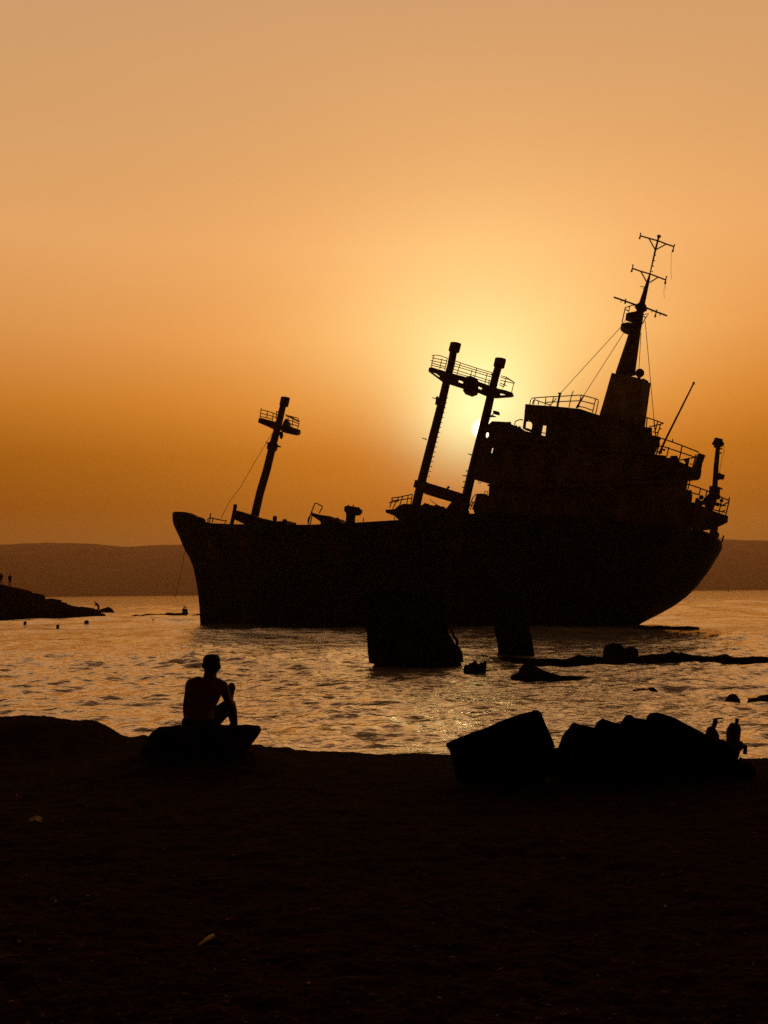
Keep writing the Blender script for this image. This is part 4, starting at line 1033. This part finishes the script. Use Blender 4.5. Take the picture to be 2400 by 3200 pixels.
def small_person(name_label, px, D, pose, h=None, face=1):
    """a distant figure: px = feet pixel, height h in pixels"""
    org = W(px[0], px[1], D)
    H = h / FPX * D
    bm = BM(); V = Vector
    s = H / (1.75 if pose in ('stand', 'stand2', 'bend') else 1.15)
    P = lambda x, y, z: V((x * s * face, y * s, z * s))
    def c(a, b, r0, r1): cap(bm, P(*a), P(*b), r0 * s, r1 * s, 8)
    if pose in ('stand', 'stand2'):
        w = .12 if pose == 'stand' else .09
        c((-w, 0, .04), (-.10, 0, .5), .05, .065); c((-.10, 0, .5), (-.09, 0, .92), .07, .09)
        c((w + .02, .08, .04), (.11, .05, .5), .05, .065); c((.11, .05, .5), (.09, 0, .92), .07, .09)
        c((-w, 0, .03), (-w, .14, .03), .04, .03); c((w + .02, .08, .03), (w + .02, .22, .03), .04, .03)
        c((-.06, 0, .95), (.06, 0, .95), .13, .13); c((0, 0, .95), (0, .02, 1.35), .15, .17); c((-.14, .02, 1.40), (.14, .02, 1.40), .08, .08)
        c((-.19, .02, 1.4), (-.24, .03, 1.1), .055, .045); c((-.24, .03, 1.1), (-.20, .12, .85), .042, .035)
        if pose == 'stand': c((.19, .02, 1.4), (.23, .05, 1.1), .055, .045); c((.23, .05, 1.1), (.18, .14, .86), .042, .035)
        else: c((.19, .02, 1.4), (.25, .1, 1.14), .055, .045); c((.25, .1, 1.14), (.08, .26, 1.2), .042, .035)
        c((0, .02, 1.42), (0, .03, 1.55), .06, .055); ball(bm, P(0, .03, 1.64), .085 * s, .1 * s, .115 * s)
    elif pose == 'bend':
        c((-.06, 0, .04), (-.05, .02, .48), .05, .065); c((-.05, .02, .48), (.0, 0, .92), .07, .1)
        c((.14, .1, .04), (.12, .06, .48), .05, .065); c((.12, .06, .48), (.06, 0, .92), .07, .1)
        c((-.06, 0, .03), (-.18, .02, .03), .04, .03); c((.14, .1, .03), (.02, .12, .03), .04, .03)
        c((.03, 0, .93), (-.08, 0, 1.12), .17, .18); c((-.08, 0, 1.12), (-.28, 0, 1.36), .18, .17)
        c((-.34, -.14, 1.38), (-.34, .14, 1.38), .08, .08); c((-.36, -.18, 1.36), (-.46, -.16, 1.12), .055, .045); c((-.46, -.16, 1.12), (-.5, -.1, .9), .042, .035)
        c((-.36, .18, 1.36), (-.5, .16, 1.15), .055, .045); c((-.5, .16, 1.15), (-.56, .1, .93), .042, .035)
        c((-.32, 0, 1.42), (-.44, 0, 1.54), .08, .075); ball(bm, P(-.48, 0, 1.60), .115 * s, .1 * s, .12 * s)
    else:   # seated
        c((-.1, 0, .12), (.1, 0, .12), .14, .14); c((0, 0, .15), (.04, 0, .55), .15, .165); c((.04, -.15, .62), (.04, .15, .62), .08, .08)
        c((-.0, -.1, .12), (.32, -.12, .42), .085, .065); c((.32, -.12, .42), (.42, -.12, .03), .06, .045); c((.42, -.12, .03), (.56, -.12, .02), .035, .03)
        c((.0, .1, .12), (.36, .12, .34), .085, .065); c((.36, .12, .34), (.46, .14, .03), .06, .045); c((.46, .14, .03), (.6, .14, .02), .035, .03)
        c((.04, -.2, .62), (.12, -.22, .38), .055, .045); c((.12, -.22, .38), (.33, -.14, .44), .042, .034)
        c((.04, .2, .62), (.1, .24, .36), .055, .045); c((.1, .24, .36), (.34, .14, .4), .042, .034)
        c((.05, 0, .66), (.07, 0, .78), .06, .055); ball(bm, P(.09, 0, .90), .095 * s, .085 * s, .115 * s)
    o = fuse('person', bm, .03, M_cloth, None, 1)
    o.location = org
    tag(o, name_label, 'person')
small_person('standing person at the top of the headland, cut by the left edge of the photo', (3, 1829), 136, 'stand2', 40)
small_person('lone person standing upright on the headland top, arms at the sides', (30, 1832), 137, 'stand', 38)
small_person('person sitting low on the rocks halfway down the headland', (139, 1874), 139, 'sit', 19, -1)
small_person('person bending forward to the left at the tip of the headland', (307, 1916), 136, 'bend', 37)
small_person('left one of the two people sitting close together on the low reef', (573, 1920), 140.5, 'sit', 31, 1)
small_person('right one of the two people sitting close together on the low reef', (583, 1921), 139.9, 'sit', 29, -1)

# floats and a far beacon
def floats():
    for px, py, w, h, lab in ((78, 1947, 9, 9, 'small dark square float nearest the left edge'), (180, 1961, 9, 14, 'taller narrow dark float, nearest to us of the four floats'), (270, 1948, 14, 13, 'largest dark float, in the water below the tip of the headland'), (478, 1945, 10, 10, 'dark float with a trailing line, closest to the ship bow')):
        Y = 3.0 * FPX / (py + h * .4 - 1861)
        c = W(px, py + h * .35, Y); m = Y / FPX
        bm = BM(); rx = w * m / 2; hz = h * m
        tube(bm, [Vector((0, 0, -.5)), Vector((0, 0, hz * .55)), Vector((0, 0, hz * .86)), Vector((0, 0, hz * .9))], [rx, rx, rx * .9, rx * .5], 10)
        tube(bm, [Vector((0, 0, hz * .88)), Vector((.02, 0, hz * 1.02))], rx * .2, 6)
        if px == 478: tube(bm, [Vector((-rx, 0, .12)), Vector((-rx - .7, .1, .06))], .06, 5)
        o = obj('float', bm, M_float); o.location = (c.x, c.y, .14)
        o.rotation_euler = (0, R(4), 0)
        tag(o, lab, 'float', 'floats in the water below the headland')
    b = W(2276, 1846, 1600); bm = BM()
    tube(bm, [Vector((0, 0, -1)), Vector((0, 0, 3)), Vector((0, 0, 7.4))], [.7, .35, .22], 8)
    ball(bm, Vector((0, 0, 7)), .55)
    tube(bm, [Vector((0, 0, .0)), Vector((0, 0, 1.2))], [2.2, 1.2], 10)
    o = obj('channel_marker', bm, M_float); o.location = (b.x, b.y, 0)
    tag(o, 'tiny thin marker post on the far water right of the ship stern', 'marker post')
floats()
# ------------------------------------------------------------------ haze over the bay
def haze():
    bm = BM()
    x0, x1, y0, y1, z0, z1 = -9500, 9500, -400, 9600, -6, HAZE_TOP
    vs = [bm.verts.new(p) for p in ((x0, y0, z0), (x1, y0, z0), (x1, y1, z0), (x0, y1, z0), (x0, y0, z1), (x1, y0, z1), (x1, y1, z1), (x0, y1, z1))]
    for f in ((0, 1, 2, 3), (4, 5, 6, 7), (0, 1, 5, 4), (1, 2, 6, 5), (2, 3, 7, 6), (3, 0, 4, 7)): bm.faces.new([vs[i] for i in f])
    m = bpy.data.materials.new('dusty air'); m.use_nodes = True; nt = m.node_tree
    for n in list(nt.nodes): nt.nodes.remove(n)
    o = nt.nodes.new('ShaderNodeOutputMaterial'); v = nt.nodes.new('ShaderNodeVolumePrincipled')
    v.inputs['Color'].default_value = (1, .60, .36, 1); v.inputs['Density'].default_value = HAZE_D; v.inputs['Anisotropy'].default_value = .65
    nt.links.new(v.outputs[0], o.inputs['Volume'])
    h = obj('haze', bm, m); tag(h, kind='stuff')
HAZE_D = 1.3e-4
HAZE_TOP = max(v.co.z for v in bpy.data.objects['hills'].data.vertices) + 20
haze()

scene.cycles.use_denoising = False
scene.cycles.volume_bounces = 0
scene.cycles.max_bounces = 6
scene.cycles.sample_clamp_indirect = 4
